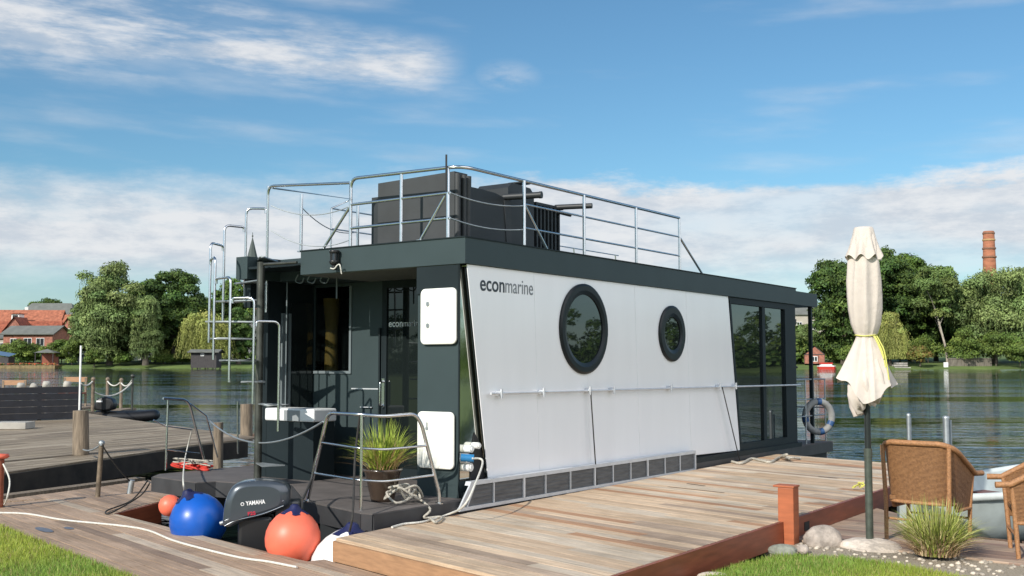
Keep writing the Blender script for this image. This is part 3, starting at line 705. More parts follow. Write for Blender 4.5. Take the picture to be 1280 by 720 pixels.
pts = [Vector((*[cxz(x, y)[0]], fy + .008, cxz(x, y)[1])) for x, y in ((500, 372), (560, 345), (680, 318), (780, 280))]
d.tube(smooth_path(pts), .006, 6); d.tube(smooth_path([p + Vector((.0, 0, .05)) for p in pts]), .004, 6); d.build('trim_line', 'steel', cw)
d = MB()
for pts in (((518, 225), (528, 200), (552, 196), (540, 215)), ((560, 228), (590, 212), (650, 208), (600, 222))):
    q = [cxz(*p) for p in pts]; d.add([Vector((x, fy + .022, z)) for x, z in q] + [Vector((x, fy + .05, z)) for x, z in q], [(0, 1, 2, 3), (4, 5, 6, 7), (0, 1, 5, 4), (1, 2, 6, 5), (2, 3, 7, 6), (3, 0, 4, 7)])
d.build('air_vent', 'black', cw)
x, z = cxz(600, 275); 
text('lettering', 'YAMAHA', 'txt_white', cw, (x, fy - .0015, z), (1, 0, .09), (-.09, 0, 1), .185, .042, .02)
d = MB(); x, z = cxz(583, 268); d.tube([(x, fy + .004, z), (x, fy - .002, z)], .017, 16); em = d.build('emblem', 'txt_white', cw)
d = MB(); d.tube([(x, fy + .003, z), (x, fy - .0035, z)], .011, 16); d.build('emblem_center', 'cowl', em)
x, z = cxz(610, 318); text('lettering', 'F25', 'txt_red', cw, (x, fy - .001, z - .01), (1, 0, .09), (-.09, 0, 1), .075, .035, .03)
d = MB(); x, z = cxz(505, 272); d.tube([(x + .01, fy + .05, z), (x + .01, fy + .02, z)], .02, 12); d.tube([(x + .015, fy + .05, z + .05), (x + .015, fy + .025, z + .05)], .018, 12); d.build('badge', 'steel_dull', cw)
d = MB(); d.span((-.18, -.11, -.5), (.16, .11, -.12), bev=.04); d.span((-.1, -.06, -.95), (.1, .06, -.5)); d.build('leg', 'black', om)
d = MB(); d.span((.18, -.12, -.18), (.42, .12, .02), bev=.02); d.build('bracket', 'roofbox_dark', om)
d = MB(); d.tube([(-.36, 0, -.2), (-.33, 0, -.19), (-.2, 0, -.16)], .02); d.build('tiller_knob', 'steel_dull', om)

# ------------------------------------------------------------------ buoys
def buoy(px, py, Y, r, mat, label, tilt=(0, 0), nk=(.15, .07), name='mooring_buoy'):
    c = at(px, py, Y); t = thing(name, label, 'buoy', c)
    t.rotation_euler = (tilt[0], tilt[1], 0)
    d = MB(); d.lathe([(0, -r * 1.02), (r * .5, -r * .88), (r * .8, -r * .62), (r * .97, -r * .25), (r, 0), (r * .97, r * .28), (r * .86, r * .55), (r * .66, r * .80), (r * .45, r * .96), (r * .3, r * 1.04)], seg=36); d.build('float_body', mat, t)
    d = MB(); d.lathe([(r * .50, r * .935), (r * .38, r * 1.01), (r * .2, r * 1.12), (r * .15, r * 1.22), (r * .1, r * 1.26), (0, r * 1.26)], seg=14, fn=lambda R_, z, a: (R_ * (1 + .12 * math.cos(a * 5)), z)); d.build('collar', 'navy', t)
    return c
cB = buoy(248, 653, 11.45, .288, 'blue_buoy', 'big blue round buoy at the bow left of the outboard engine', (R(4), R(-20)))
cO = buoy(366, 674, 10.35, .258, 'orange_buoy', 'big orange round buoy at the bow right of the outboard engine', (R(0), R(3)))
cW = buoy(434, 712, 10.25, .345, 'white_buoy', 'white round buoy half hidden beside the raised platform corner', (0, R(6)))
cS = buoy(212, 632, 11.9, .115, 'orange_buoy', 'small red orange buoy squeezed behind the big blue buoy', (0, R(75)))

# ------------------------------------------------------------------ ropes
def rope(name, pts, r, mat, label, cat='rope', smooth=6, group=None):
    d = MB(); d.tube(smooth_path(pts, smooth), r, 8); return tag(d.build(name, mat), label, cat, group)
LZ = .25
rope('mooring_rope', [onz(x, y, LZ + .012) for x, y in ((-30, 641), (30, 642), (80, 650), (150, 657), (185, 663), (215, 675), (250, 685), (300, 697), (335, 702), (371, 709))], .011, 'rope_white', 'long white rope lying across the lower left deck')
rope('buoy_line', [LV(240, 537, G0, G1), LV(234, 565, G0, G1), LV(229, 590, G0, G1)] and [BOAT @ LV(240, 537, G0, G1), BOAT @ LV(232, 570, G0, G1), at(229, 598, 11.6), at(231, 614, 11.5)], .009, 'rope_white', 'pale rope tying the blue buoy to the left bow rail')
rope('buoy_line', [BOAT @ LV(450, 519, F0, Cc), BOAT @ LV(444, 570, F0, Cc), at(441, 640, 10.05), at(437, 664, 10.1)], .011, 'rope_dark', 'black rope from the bow rail down to the white buoy')
rope('buoy_line', [BOAT @ LV(405, 545, F0, Cc), BOAT @ LV(393, 580, F0, Cc), BOAT @ LV(389, 600, F0, Cc), at(378, 625, 10.3)], .013, 'rope_dark', 'black rope hanging on the left leg of the right bow rail')
rope('shore_line', [at(185, 600, 12.9), onz(165, 625, LZ + .06), onz(134, 638, LZ + .02), onz(139, 641, LZ + .02), onz(175, 620, LZ + .1), at(187, 604, 12.85)], .009, 'rope_dark', 'thin dark line looped from the left float to the deck corner')
pts = []
g = random.Random(5)
base = L(497, 628, 2, DK + .02)
for k in range(26):
    t = k / 26 * 2 * math.pi * 4.2; rr_ = .13 + .08 * math.sin(k * 1.3)
    pts.append(BOAT @ Vector((base.x + .1 + rr_ * 1.2 * math.cos(t), max(.0, base.y) * .6 + .12 + rr_ * .8 * math.sin(t), DK + .03 + g.uniform(0, .16))))
pts += [BW(-.62, -.05, .09), onz(530, 647, .47), onz(552, 646, .47), onz(545, 653, .47), onz(538, 648, .48)]
rope('tangled_rope', pts, .012, 'rope_grey', 'tangled heap of grey rope at the front corner of the houseboat deck', smooth=5)
q = L(590, 573, 1, -.06)
rope('shore_power_cable', [BOAT @ q, BOAT @ (q + Vector((.08, -.08, -.03))), at(594, 605, 10.9), at(580, 632, 10.75), onz(560, 643, .465), onz(530, 652, .465), onz(505, 655, .465), onz(490, 659, .465)], .011, 'rope_white', 'white cable running from the side sockets onto the platform', 'cable')
rope('stern_rope', [onz(915 + 12 * k, 577 + 3 * math.sin(k * 2.1) - k * .5, .47) for k in range(7)] + [onz(980, 571, .52), onz(984, 568, .58), onz(976, 571, .5), onz(988, 572, .5), onz(1000, 573, .47)], .02, 'rope_grey', 'grey rope bundle lying on the platform near the stern')
d = MB(); c = onz(1072, 612, .45)
gg = random.Random(4); d.tube(smooth_path([c + Vector((gg.uniform(-.09, .09), gg.uniform(-.06, .06), gg.uniform(.01, .10))) for t in range(14)], 4), .008, 6)
tag(d.build('yellow_cord_bundle', 'yellow'), 'small yellow and black cord bundle on the platform beside the parasol', 'cord')
# red rope heap
g = random.Random(9); c = L(222, 586, 2, DK); pts = [BOAT @ Vector((c.x + g.uniform(-.12, .12) + .05, c.y + g.uniform(-.55, .25), DK + g.uniform(.01, .09))) for k in range(26)]
rope('rope_heap', pts, .014, 'red', 'red rope heap at the left corner of the front deck', smooth=5)
pts = [BOAT @ Vector((c.x + g.uniform(-.12, .12) + .05, c.y + g.uniform(-.6, .1), DK + g.uniform(.06, .14))) for k in range(16)]
rope('rope_heap', pts, .010, 'rope_grey', 'pale thin rope coiled on top of the red rope heap', smooth=5)

# life ring on the stern rail
q = Vector((10.42, -.02, .60))
t = thing('life_ring', 'grey and blue life ring hanging on the stern rail', 'life ring', mat=BOAT @ Matrix.Translation(q) @ Matrix.Rotation(R(-38), 4, 'Z'))
seg = 40; d = MB()
ringpts = [Vector((.275 * math.cos(2 * math.pi * k / seg), 0, .275 * math.sin(2 * math.pi * k / seg))) for k in range(seg + 1)]
d.tube(ringpts, .06, 10, caps=False); d.build('ring', M('ring_grey', (.24, .24, .23), .7, var=.2, scale=8), t)
for k0 in (9, 36, 20, 30):
    d = MB(); d.tube(ringpts[k0:k0 + 3], .064, 10); d.build('band', M('band_blue', (.02, .07, .18), .5), t)

# ------------------------------------------------------------------ decks of boards
def clip(poly, axis, lo, hi):
    for sgn, lim in ((1, lo), (-1, hi)):
        out = []
        for i in range(len(poly)):
            a = poly[i]; b = poly[(i + 1) % len(poly)]
            ia = sgn * (a[axis] - lim) >= 0; ib = sgn * (b[axis] - lim) >= 0
            if ia: out.append(a)
            if ia != ib:
                t = (lim - a[axis]) / (b[axis] - a[axis]); out.append((a[0] + (b[0] - a[0]) * t, a[1] + (b[1] - a[1]) * t))
        poly = out
        if len(poly) < 3: return []
    return poly
def boards(poly_w, dirv, z, bw, th, pal, seed, gap=.009, lmin=2.2, lmax=4.2):
    ang = math.atan2(dirv[1], dirv[0]); ca, sa = math.cos(-ang), math.sin(-ang)
    pl_ = [(x * ca - y * sa, x * sa + y * ca) for x, y in poly_w]
    g = random.Random(seed); m = MB()
    y0 = min(p[1] for p in pl_); y1 = max(p[1] for p in pl_); y = y0
    while y < y1:
        strip = clip(pl_, 1, y + gap / 2, min(y + bw - gap / 2, y1))
        if strip:
            xa = min(p[0] for p in strip); xb = max(p[0] for p in strip); x = xa - g.uniform(0, lmax)
            while x < xb:
                ln_ = g.uniform(lmin, lmax); pc = clip(strip, 0, x + .002, x + ln_ - .002)
                if pc and len(pc) >= 3:
                    a, b, wgt = g.choices(pal, [p[2] for p in pal])[0]
                    t = g.random(); col = tuple(a[i] + (b[i] - a[i]) * t for i in range(3)); k = g.uniform(.9, 1.08)
                    m.prism(pc, z - th + g.uniform(-.0015, .0015), z + g.uniform(-.0015, .0015), tuple(q * k for q in col))
                x += ln_
        y += bw
    return m, ang
def deckthing(name, label, poly_w, dirv, z, bw, pal, seed, th=.028, cat='pier', parent=None):
    m, ang = boards(poly_w, dirv, z, bw, th, pal, seed)
    t = parent or thing(name, label, cat)
    o = m.build('board_deck', 'wood_attr', t, attr=True); o.rotation_euler = (0, 0, ang)
    return t
PD = Vector((.655, -.756)); QD = Vector((.756, .655)); A_ = Vector((-1.57, 9.85))
def pq(p, q): v = A_ + PD * p + QD * q; return (v.x, v.y)
palP = [((.52, .375, .25), (.60, .45, .31), 7), ((.54, .44, .335), (.62, .52, .40), 4), ((.41, .225, .125), (.49, .285, .165), 1.6), ((.38, .28, .205), (.45, .34, .25), 3)]
nr = Vector((.71, 8.15)); ud = Vector((.5815, .8135))
# near right corner: intersection of front edge and right line
def isect(p, d1, q, d2):
    det = d1.x * -d2.y + d2.x * d1.y; t = ((q.x - p.x) * -d2.y + d2.x * (q.y - p.y)) / det; return p + d1 * t
NR = isect(A_, PD, nr, ud); FLp = Vector((4.40, 18.25)); FRp = isect(FLp, PD, nr, ud)
plat = deckthing('mooring_platform', 'raised board platform of mixed pale and reddish planks along the houseboat', [tuple(A_), tuple(NR), tuple(FRp), tuple(FLp)], PD, .45, .142, palP, 3)
d = MB()
def fas(mb, a, b, z0, z1, th, out):
    a = Vector((*a, 0)); b = Vector((*b, 0)); o = Vector((*out, 0)).normalized() * (th / 2 + .001); zc = (z0 + z1) / 2
    mb.bar(a + o + Vector((0, 0, zc)), b + o + Vector((0, 0, zc)), th, z1 - z0)
fas(d, NR, FRp, .215, .447, .035, (ud.y, -ud.x)); d.build('side_fascia', 'redwood', plat)
d = MB(); fas(d, A_, NR, .25, .421, .03, (-QD.x, -QD.y)); fas(d, A_, FLp, .2, .421, .03, (-ud.y, ud.x)); d.build('end_fascia', 'rawwood', plat)
d = MB()
for k in range(7):
    p = A_.lerp(FLp, k / 6.3) + QD * .25; d.span((p.x - .07, p.y - .07, -.6), (p.x + .07, p.y + .07, .42))
    p = NR.lerp(FRp, k / 6.3) - Vector((ud.y, -ud.x)) * .2; d.span((p.x - .07, p.y - .07, -.6), (p.x + .07, p.y + .07, .42))
fas(d, A_ + QD * .1, FRp, .2, .42, .05, (1, 0)); d.build('pile', 'darkwood', plat)
d = MB(); q = onz(1020, 645, .45); o = Vector((ud.y, -ud.x, 0)) * .0372
pa = nr + ud * ((Vector((q.x, q.y)) - nr).dot(ud)); d.bar(Vector((*pa, .33)) + o, Vector((*(pa + ud * .14), .33)) + o, .006, .09); d.build('scupper', 'dark', plat)
# long dark gaps in the platform boards (missing filler strips)
d = MB()
for (x0, y0, x1, y1) in ((835, 608.5, 905, 616), (859, 604.5, 881, 607.5), (1023, 596, 1075, 599)):
    a = onz(x0, y0, .4505); b = onz(x1, y1, .4505); d.bar(a, b, .03, .004)
d.build('board_gap', 'darkwood', plat)

palL = [((.36, .25, .17), (.42, .295, .205), 8), ((.46, .37, .28), (.52, .42, .32), 1.4), ((.30, .21, .15), (.35, .25, .18), 3)]
ep = onz(371, 699, LZ); ev = Vector((ep.x, ep.y)) - A_; EP = (ev.dot(PD), ev.dot(QD))
low = deckthing('lower_deck', 'lower weathered board deck at the left edging the lawn', [pq(-6.0, -1.64), pq(3.2, -1.64), pq(3.2, -.38), pq(.0, -.38), pq(-.02, -.20), pq(*EP), pq(-4.2, -.38), pq(-6.0, -.38)], PD, LZ, .135, palL, 8)
deckthing('', '', [pq(-.12, -.372), pq(3.0, -.372), pq(3.0, -.04), pq(-.12, -.04)], PD, LZ + .001, .11, palL, 12, parent=low)
deckthing('', '', [pq(-6.25, -1.2), pq(-6.0, -.372), pq(-4.2, -.372), pq(-4.86, .45), pq(-5.2, 1.3), pq(-7.25, 1.3)], PD, LZ + .002, .135, palL, 14, parent=low)
d = MB(); fas(d, pq(-4.2, -.37), pq(*EP), .02, LZ - .03, .03, tuple(-QD)); fas(d, pq(-.15, -.38), pq(-.13, -.03), .02, LZ - .03, .03, tuple(-PD)); fas(d, pq(-6, -1.65), pq(3.2, -1.65), .02, LZ - .002, .03, tuple(-QD))
fas(d, pq(-4.2, -.385), pq(-4.86, .45), .0, LZ - .003, .04, tuple(PD)); d.build('rim_board', 'redwood', low)
d = MB(); a = Vector((*pq(-6.55, -1.2), 0)); b = Vector((*pq(-7.55, 1.3), 0)); a2 = a + (a - b) * .8
d.bar(a2 + Vector((0, 0, .22)), b + Vector((0, 0, .22)), .20, .10); d.build('edge_beam', 'pile', low)
# dark water pit stays open; slim stain plates
d = MB()
for (x, y, rx, ry) in ((55, 662, .22, .06), (86, 660, .1, .04)):
    c = onz(x, y, LZ + .006); vs = [c + Vector((*(PD * rx * math.cos(2 * math.pi * k / 20) + QD * ry * math.sin(2 * math.pi * k / 20)), 0)) for k in range(20)]; d.add(vs, [list(range(20))])
d.build('inset_cover', M('bluish_stain', (.13, .14, .17), .5, var=.3, scale=8), low)

palJ = [((.255, .20, .135), (.31, .245, .17), 5), ((.33, .265, .19), (.38, .31, .225), 2), ((.20, .155, .105), (.24, .185, .13), 2)]
gdv = Vector((-5.22 + 7.88, 21.73 - 16.94)).normalized()
jet = deckthing('grey_jetty', 'wide weathered grey board jetty behind the lower deck on the left', [(-5.05, 22.0), (-7.80, 17.05), (-11.2, 10.9), (-20, 16), (-17, 28), (-12.6, 32), (-8.45, 26.4)], gdv, .45, .15, palJ, 21)
deckthing('', '', [(-5.2, 21.5), (-5.75, 20.5), (-7.1, 15.3), (-9.6, 10.6), (-10.9, 11.2), (-7.85, 16.75), (-5.15, 21.8)], gdv, .448, .15, palJ, 22, parent=jet)
d = MB(); fas(d, (-5.2, 21.5), (-5.75, 20.5), .1, .42, .05, (1, -.5)); fas(d, (-5.75, 20.5), (-7.1, 15.3), .1, .42, .05, (1, -.5)); fas(d, (-7.1, 15.3), (-9.6, 10.6), .1, .42, .05, (1, -.5))
for k in range(5):
    x, y = -6.6 - k * .75, 17.6 - k * 1.5; d.tube([(x, y, -.5), (x, y, .42)], .09, 10)
d.build('edge_board', 'darkwood', jet)

# red bollard
bq = Vector((2.72, 10.86)); bo = thing('red_bollard', 'red stained square bollard with cap at the right edge of the platform', 'bollard', (bq.x, bq.y, .2), math.atan2(ud.y, ud.x))
rust_ = M('rust_red_stain', (.40, .115, .045), .5, var=.2, scale=3, stretch=(1, 1, 6), dirt=.3)
d = MB(); d.span((-.075, -.08, -.02), (.075, .08, .58), bev=.008); d.build('shaft', rust_, bo)
d = MB(); d.span((-.082, -.088, .581), (.082, .125, .60), bev=.004); d.build('cap', rust_, bo)
d = MB(); d.span((-.09, -.10, -.04), (.09, .10, .02), bev=.006); d.build('foot', rust_, bo)

# ------------------------------------------------------------------ parasol
ub = Vector((3.43, 10.6, .30)); par = thing('closed_parasol', 'closed cream canvas parasol tied with yellow cord standing in a stone', 'parasol', ub)
d = MB(); d.tube([(0, 0, .85), (0, 0, 2.2)], .029, 14); d.build('pole', 'polegreen', par)
d = MB(); d.tube([(0, 0, -.02), (0, 0, .86)], .036, 14); d.tube([(0, 0, .8), (0, 0, .88)], .039, 14); d.build('pole_sleeve', 'polegalv', par)
NF = 8
def pleat(R_, z, a, amp, ph=0., sharp=1.):
    f = abs(math.sin(NF / 2 * a + ph)) ** .6
    return R_ * (1 - amp + amp * f * 1.3)
prof = [(.03, 2.99), (.10, 2.965), (.125, 2.9), (.135, 2.8), (.150, 2.68), (.168, 2.5), (.170, 2.35), (.165, 2.22), (.145, 2.08), (.112, 1.99), (.092, 1.965), (.105, 1.92), (.15, 1.82), (.20, 1.72), (.26, 1.60), (.315, 1.50)]
def fold(a, z, k):
    return .35 * math.sin(5 * a + 1.2 * math.sin(z * 2.1) + k) + .35 * (1 - 2 * abs(math.sin(4 * a - z * 1.3 + 1 + k)) ** .7) + .35 * (1 - 2 * abs(math.sin(2.5 * a + 1.1 * z + 2 + k)) ** .7)
def fn(r, z, a):
    t = max(0, (1.965 - z) / .465)
    amp = .15 * min(1, (3.0 - z) / .3) if t == 0 else .13 + .12 * t
    rr = r * .95 * (1 + amp * fold(a, z, 0 if t == 0 else .8)) * (1 - .30 * t * (1 - math.sin(a)) / 2 + .12 * t * t * abs(math.cos(a)) ** 3)
    zz = z + .07 * t - t * t * (.11 * (1 - math.sin(a)) + .05 * math.sin(3 * a + 1) + .02 * (1 - 2 * abs(math.sin(3.5 * a + 1))) - .06 * math.cos(a) ** 2)
    return rr, zz
d = MB(); d.lathe(prof, seg=144, fn=fn); d.build('canopy', 'canvas', par)
d = MB(); d.lathe([(.13, 1.66), (.165, 1.55), (.175, 1.46), (.15, 1.36), (.11, 1.27), (.05, 1.29)], seg=160, fn=lambda r, z, a: (r * (1 + .10 * math.sin(6 * a + z * 9) + .09 * math.sin(13 * a + z * 14)), z + .07 * math.sin(a + 2.2) + .025 * math.sin(a * 9))); d.build('inner_fold', 'canvas', par)
d = MB(); d.lathe([(0, 3.02), (.085, 3.02), (.095, 3.0), (.115, 2.90), (.14, 2.80), (.168, 2.72)], seg=120, fn=lambda r, z, a: (r * (1 + .10 * (max(0, 3.0 - z) / .28) * math.sin(8 * a)), z - .025 * (max(0, 3.0 - z) / .28) * math.cos(8 * a + .6))); d.build('vent_cap', 'canvas', par)
d = MB(); d.tube([(.098 * math.cos(t / 8 * math.pi), .098 * math.sin(t / 8 * math.pi), 1.965 + .006 * math.sin(t)) for t in range(17)], .006, 6)
for dx, l_ in ((.0, .30), (.02, .42), (-.01, .22)): d.tube(smooth_path([(.06 + dx, -.085, 1.96), (.08 + dx, -.12, 1.90), (.105 + dx, -.165, 1.8), (.12 + dx * 1.5, -.20, 1.96 - l_)], 5), .007, 5)
d.build('tie_cord', 'yellow', par)
def rock(name, px, py, z, Y, r, sc, mat, label, rz=0.):
    c = at(px, py, Y); d = MB()
    bm = bmesh.new(); bmesh.ops.create_icosphere(bm, subdivisions=4, radius=1)
    g = random.Random(px); ph = [g.uniform(0, 6) for _ in range(6)]
    for v in bm.verts:
        p = v.co.copy(); k = 1 + .09 * math.sin(2.3 * p.x + ph[0] + 1.7 * p.y) + .07 * math.sin(3.1 * p.y + ph[1] + 2 * p.z) + .03 * math.sin(7 * p.x + ph[2]) * math.sin(6 * p.y + ph[3]) + .015 * math.sin(15 * p.z + ph[4] + 9 * p.x)
        v.co = Vector((p.x * sc[0], p.y * sc[1], p.z * sc[2])) * (k * r)
    bmesh.ops.rotate(bm, verts=bm.verts, matrix=Matrix.Rotation(rz, 3, 'Z'))
    for f in bm.faces: f.smooth = True
    me = bpy.data.meshes.new(name); bm.to_mesh(me); bm.free(); me.materials.append(mt[mat]); o = bpy.data.objects.new(name, me); COL.objects.link(o); o.location = c
    return tag(o, label, 'stone')
rock('base_stone', 1091, 686, .3, 10.6, .32, (1.0, .8, .28), 'rock_pale', 'flat pale boulder holding the parasol pole')
rock('boulder', 1027, 677, .3, 10.75, .19, (1.02, .8, .75), 'rock', 'rounded grey boulder between bollard and parasol stone')
rock('boulder', 980, 689, .3, 10.2, .14, (.95, .7, .42), 'rock_green', 'small greenish stone at the foot of the red bollard')
rock('boulder', 1004, 687, .3, 10.3, .06, (1, .8, .7), 'rock', 'tiny stone wedged between the two boulders')
rock('boulder', 893, 720, .3, 9.1, .09, (1.4, .8, .4), 'rock_pale', 'flat pale stone under the platform edge in the lawn')
rock('flat_stone', 1098, 700, .3, 10.25, .2, (1.3, .5, .16), 'rock', 'flat dull stone slab lying below the parasol stone')

# ------------------------------------------------------------------ wicker chairs
def make_chair():
    t = thing('wicker_chair', 'brown wicker armchair seen from behind next to the parasol', 'chair', group='wicker armchairs on the terrace')
    # U path in plan
    raw = [(.31, .27), (.31, .0), (.30, -.18), (.20, -.27), (0, -.29), (-.20, -.27), (-.30, -.18), (-.31, 0), (-.31, .27)]
    path = [p for p in smooth_path([Vector((x, y, 0)) for x, y in raw], 5)]
    def rimz(p):
        t_ = (p.y + .27) / .54; t_ = max(0, min(1, t_)); return .935 - .305 * t_ ** 1.05
    lo = [Vector((p.x * .92, p.y * .92, .37 if p.y < -.1 else .30)) for p in path]; hi = [Vector((p.x * 1.04, p.y * 1.05, rimz(p))) for p in path]
    N = len(path); vs = []; rows = 9
    for j in range(rows): vs += [lo[i].lerp(hi[i], j / (rows - 1)) for i in range(N)]
    fs = [(j * N + i, j * N + i + 1, (j + 1) * N + i + 1, (j + 1) * N + i) for j in range(rows - 1) for i in range(N - 1)]
    inner = [Vector((v.x * .94, v.y * .94, v.z)) for v in vs]
    d = MB(); d.add(vs, fs, None, True); d.add(inner, fs, None, True); d.build('backrest', 'wicker', t)
    d = MB(); ext = hi[0] + Vector((.02, .12, -.005)); ext2 = hi[-1] + Vector((-.02, .12, -.005))
    d.tube([ext] + hi + [ext2], .027, 10); d.build('arm_rim', 'wickerframe', t)
    d = MB(); d.tube(lo, .017, 8); d.build('lower_rail', 'wickerframe', t)
    d = MB(); d.box((0, 0, .40), (.52, .5, .05), bev=.015); d.build('seat', 'wicker', t)
    for sx in (-1, 1):
        for (yb, yt, zt) in ((-.25, -.27, .90), (.25, .27, .62)):
            x = .285 * sx; d = MB(); d.tube([(x * .98, yb - .02, 0), (x * 1.0, yb, .35), (x * 1.06, yt, zt)], [.019, .021, .02], 8); d.build('leg', 'wickerframe', t)
    d = MB(); d.tube([(-.27, .25, .2), (.27, .25, .2)], .012, 6); d.tube([(-.27, -.25, .2), (.27, -.25, .2)], .012, 6); d.build('stretcher', 'wickerframe', t)
    return t
TZ = .255
ch = make_chair(); ch.location = (4.14, 10.98, TZ); ch.rotation_euler = (0, 0, R(-43)); ch.scale = (1.1, 1.06, 1.03)
ch2 = copy_tree(ch, (4.86, 10.12, TZ), R(72), 1.05, 'second wicker armchair cut off by the right edge with its arm showing')
# cushion under the second chair - dark red
# grass clump
c = onz(1176, 694, .28); cl = thing('grass_clump', 'spiky green ornamental grass clump in front of the wicker chair', 'plant', (c.x, c.y + .1, .27))
grass_tuft('green_leaf', 'blade', cl, 1100, .52, .44, [(.28, .32, .06), (.38, .42, .11), (.20, .25, .05), (.5, .46, .2)], .17, 0, .0055, 31)
grass_tuft('dry_leaf', 'blade', cl, 500, .30, .40, [(.55, .42, .25), (.42, .28, .16), (.3, .17, .1)], .19, 0, .005, 32)

# ------------------------------------------------------------------ rowing boat on the right
rb = thing('rowing_boat', 'pale grey open boat lying beyond the wicker chairs', 'boat', (0, 0, 0))
ax0 = Vector((4.2, 12.0, 0)); axd = Vector((.90, .43, 0)).normalized(); axn = Vector((-axd.y, axd.x, 0))
Lb = 4.6; ns = 22; sec = []
def hull(k, off=0.):
    s_ = k / ns; hw = .82 * (math.sin(min(1, s_ * 1.75) * math.pi / 2) ** .8) * (1 - .12 * max(0, s_ - .6)) - off
    hw = max(hw, .02); rim = .52 + .26 * s_ ** 1.4 - .03 * 0; bot = .12 - .15 * min(1, s_ * 4) + off
    c = ax0 + axd * (Lb * s_)
    pr_ = []
    for j in range(13):
        u = -1 + 2 * j / 12; yy = hw * (abs(u) ** .75) * (1 if u > 0 else -1); zz = bot + (rim - bot) * abs(u) ** 2.6
        pr_.append(c + axn * yy + Vector((0, 0, zz)))
    return pr_
for nm, off, mat_ in (('hull', 0, 'boatgrey'), ('liner', .05, 'boatgrey')):
    vs = []; fs = []
    for k in range(ns + 1): vs += hull(k, off)
    fs = [(k * 13 + j, k * 13 + j + 1, (k + 1) * 13 + j + 1, (k + 1) * 13 + j) for k in range(ns) for j in range(12)]
    d = MB(); d.add(vs, fs, None, True); d.build(nm, mat_, rb)
d = MB(); l1 = [hull(k)[0] for k in range(ns + 1)]; l2 = [hull(k)[-1] for k in range(ns + 1)]
d.tube(l1[::-1] + l2[1:], .045, 10); d.build('gunwale', M('gunwale_pale', (.6, .64, .62), .4, dirt=.2), rb)
d = MB()
for s_ in (.42,): c = ax0 + axd * (Lb * s_) + Vector((0, 0, .42)); d.bar(c - axn * .74, c + axn * .74, .26, .035)
d.build('thwart', M('thwart_brown', (.17, .07, .055), .5, var=.2, scale=6), rb)
d = MB(); c = ax0 + axd * (Lb * .62) + Vector((0, 0, .45)); d.bar(c - axn * .72, c + axn * .72, .25, .035); d.build('thwart', 'boatgrey', rb)
d = MB(); c = ax0 + axd * 2.0; d.ball((c.x, c.y - .25, .12), .2, sc=(1.2, .9, .4), jit=.25); d.ball((c.x + .2, c.y - .2, .10), .14, sc=(1.2, .9, .5), jit=.25); tag(d.build('black_bag', 'black'), 'crumpled black bag on the floor of the pale boat', 'bag')

# steel mooring posts
for i, (x, y0, y1, lb) in enumerate(((1137, 517, 586, 'slimmer steel post in the water left of the chair back top'), (1184, 520, 590, 'thicker galvanised steel post right of the chair back'))):
    base = onz(x, y1, 0); r_ = .035 if i == 0 else .055; zt = at(x, y0, base.y).z
    o = thing('steel_post', lb, 'post', (base.x, base.y, 0))
    d = MB(); d.tube([(0, 0, -.5), (0, 0, zt - .03)], r_, 14); d.tube([(r_ * 2.2, .12, -.5), (r_ * 2.2, .12, zt - .08)], r_ * .5, 10); d.build('tube', 'steel_dull', o)
    d = MB(); d.lathe([(r_ * 1.05, zt - .05), (r_ * 1.1, zt - .02), (r_ * .7, zt + .005), (0, zt + .01)], seg=14); d.build('cap', 'steel_dull', o)

# terrace boards right
palT = [((.33, .24, .175), (.41, .30, .22), 5), ((.28, .185, .14), (.34, .23, .175), 3)]
deckthing('terrace_deck', 'low weathered terrace boards under the wicker chairs', [(2.75, 11.0), (4.35, 13.2), (4.6, 12.2), (4.35, 11.3), (5.0, 10.65), (6.4, 9.9), (5.2, 8.95), (4.1, 10.0), (3.3, 10.6)], (.8, -.6), TZ, .14, palT, 44, cat='deck')

# posts and piles on the left
def pile(px, y0, y1, z, r, mat, name, label, cat='post', lean=0):
    b = onz(px, y1, z); t_ = at(px + lean, y0, b.y); d = MB()
    d.tube([Vector((b.x, b.y, z - .6 if z < .2 else z)), Vector((t_.x, b.y, t_.z))], [r * 1.06, r], 14)
    return tag(d.build(name, mat), label, cat)
pile(101, 513, 568, .45, .125, 'pile', 'timber_pile', 'thick grey timber pile rising through the jetty beside the white pole')
b = onz(99, 528, .45); d = MB(); b = at(99, 522, 19.2); d.tube([(b.x, b.y, .45), (b.x, b.y, at(99, 432, b.y).z)], .018, 8); tag(d.build('white_pole', 'white'), 'thin white pole standing behind the thick timber pile', 'pole')
pile(273, 528, 582, .12, .085, 'pile', 'timber_pile', 'brown timber pile at the left corner of the front deck')
pile(308, 505, 552, .3, .12, 'pile', 'timber_pile', 'grey timber pile at the jetty end beside the stair')
b = onz(122, 621, LZ); t_ = at(127, 556, b.y); lp = thing('leaning_post', 'slim leaning metal post with round top on the lower deck', 'post', (b.x, b.y, LZ))
d = MB(); d.tube([(0, 0, 0), (t_.x - b.x, 0, t_.z - LZ)], .032, 12); d.build('shaft', 'rust', lp)
d = MB(); d.ball((t_.x - b.x, 0, t_.z - LZ + .02), .04, 12, 8); d.build('knob', 'steel_dull', lp)
b = onz(162, 617, LZ); t_ = at(165, 600, b.y); d = MB(); d.tube([b, t_], .038, 12); tag(d.build('short_post', 'steel_dull'), 'short pale post stub on the lower deck beside the left float', 'post')
rope('post_chain', sag(at(128, 557, 14.2), at(163, 602, 14.6), .03), .01, 'rope_dark', 'dark chain from the leaning post to the short stub', 'chain', 2)
rope('post_chain', sag(at(126, 556, 14.2), at(104, 562, 17.8), .04), .012, 'steel_dull', 'chain from the leaning post back to the timber pile', 'chain', 2)
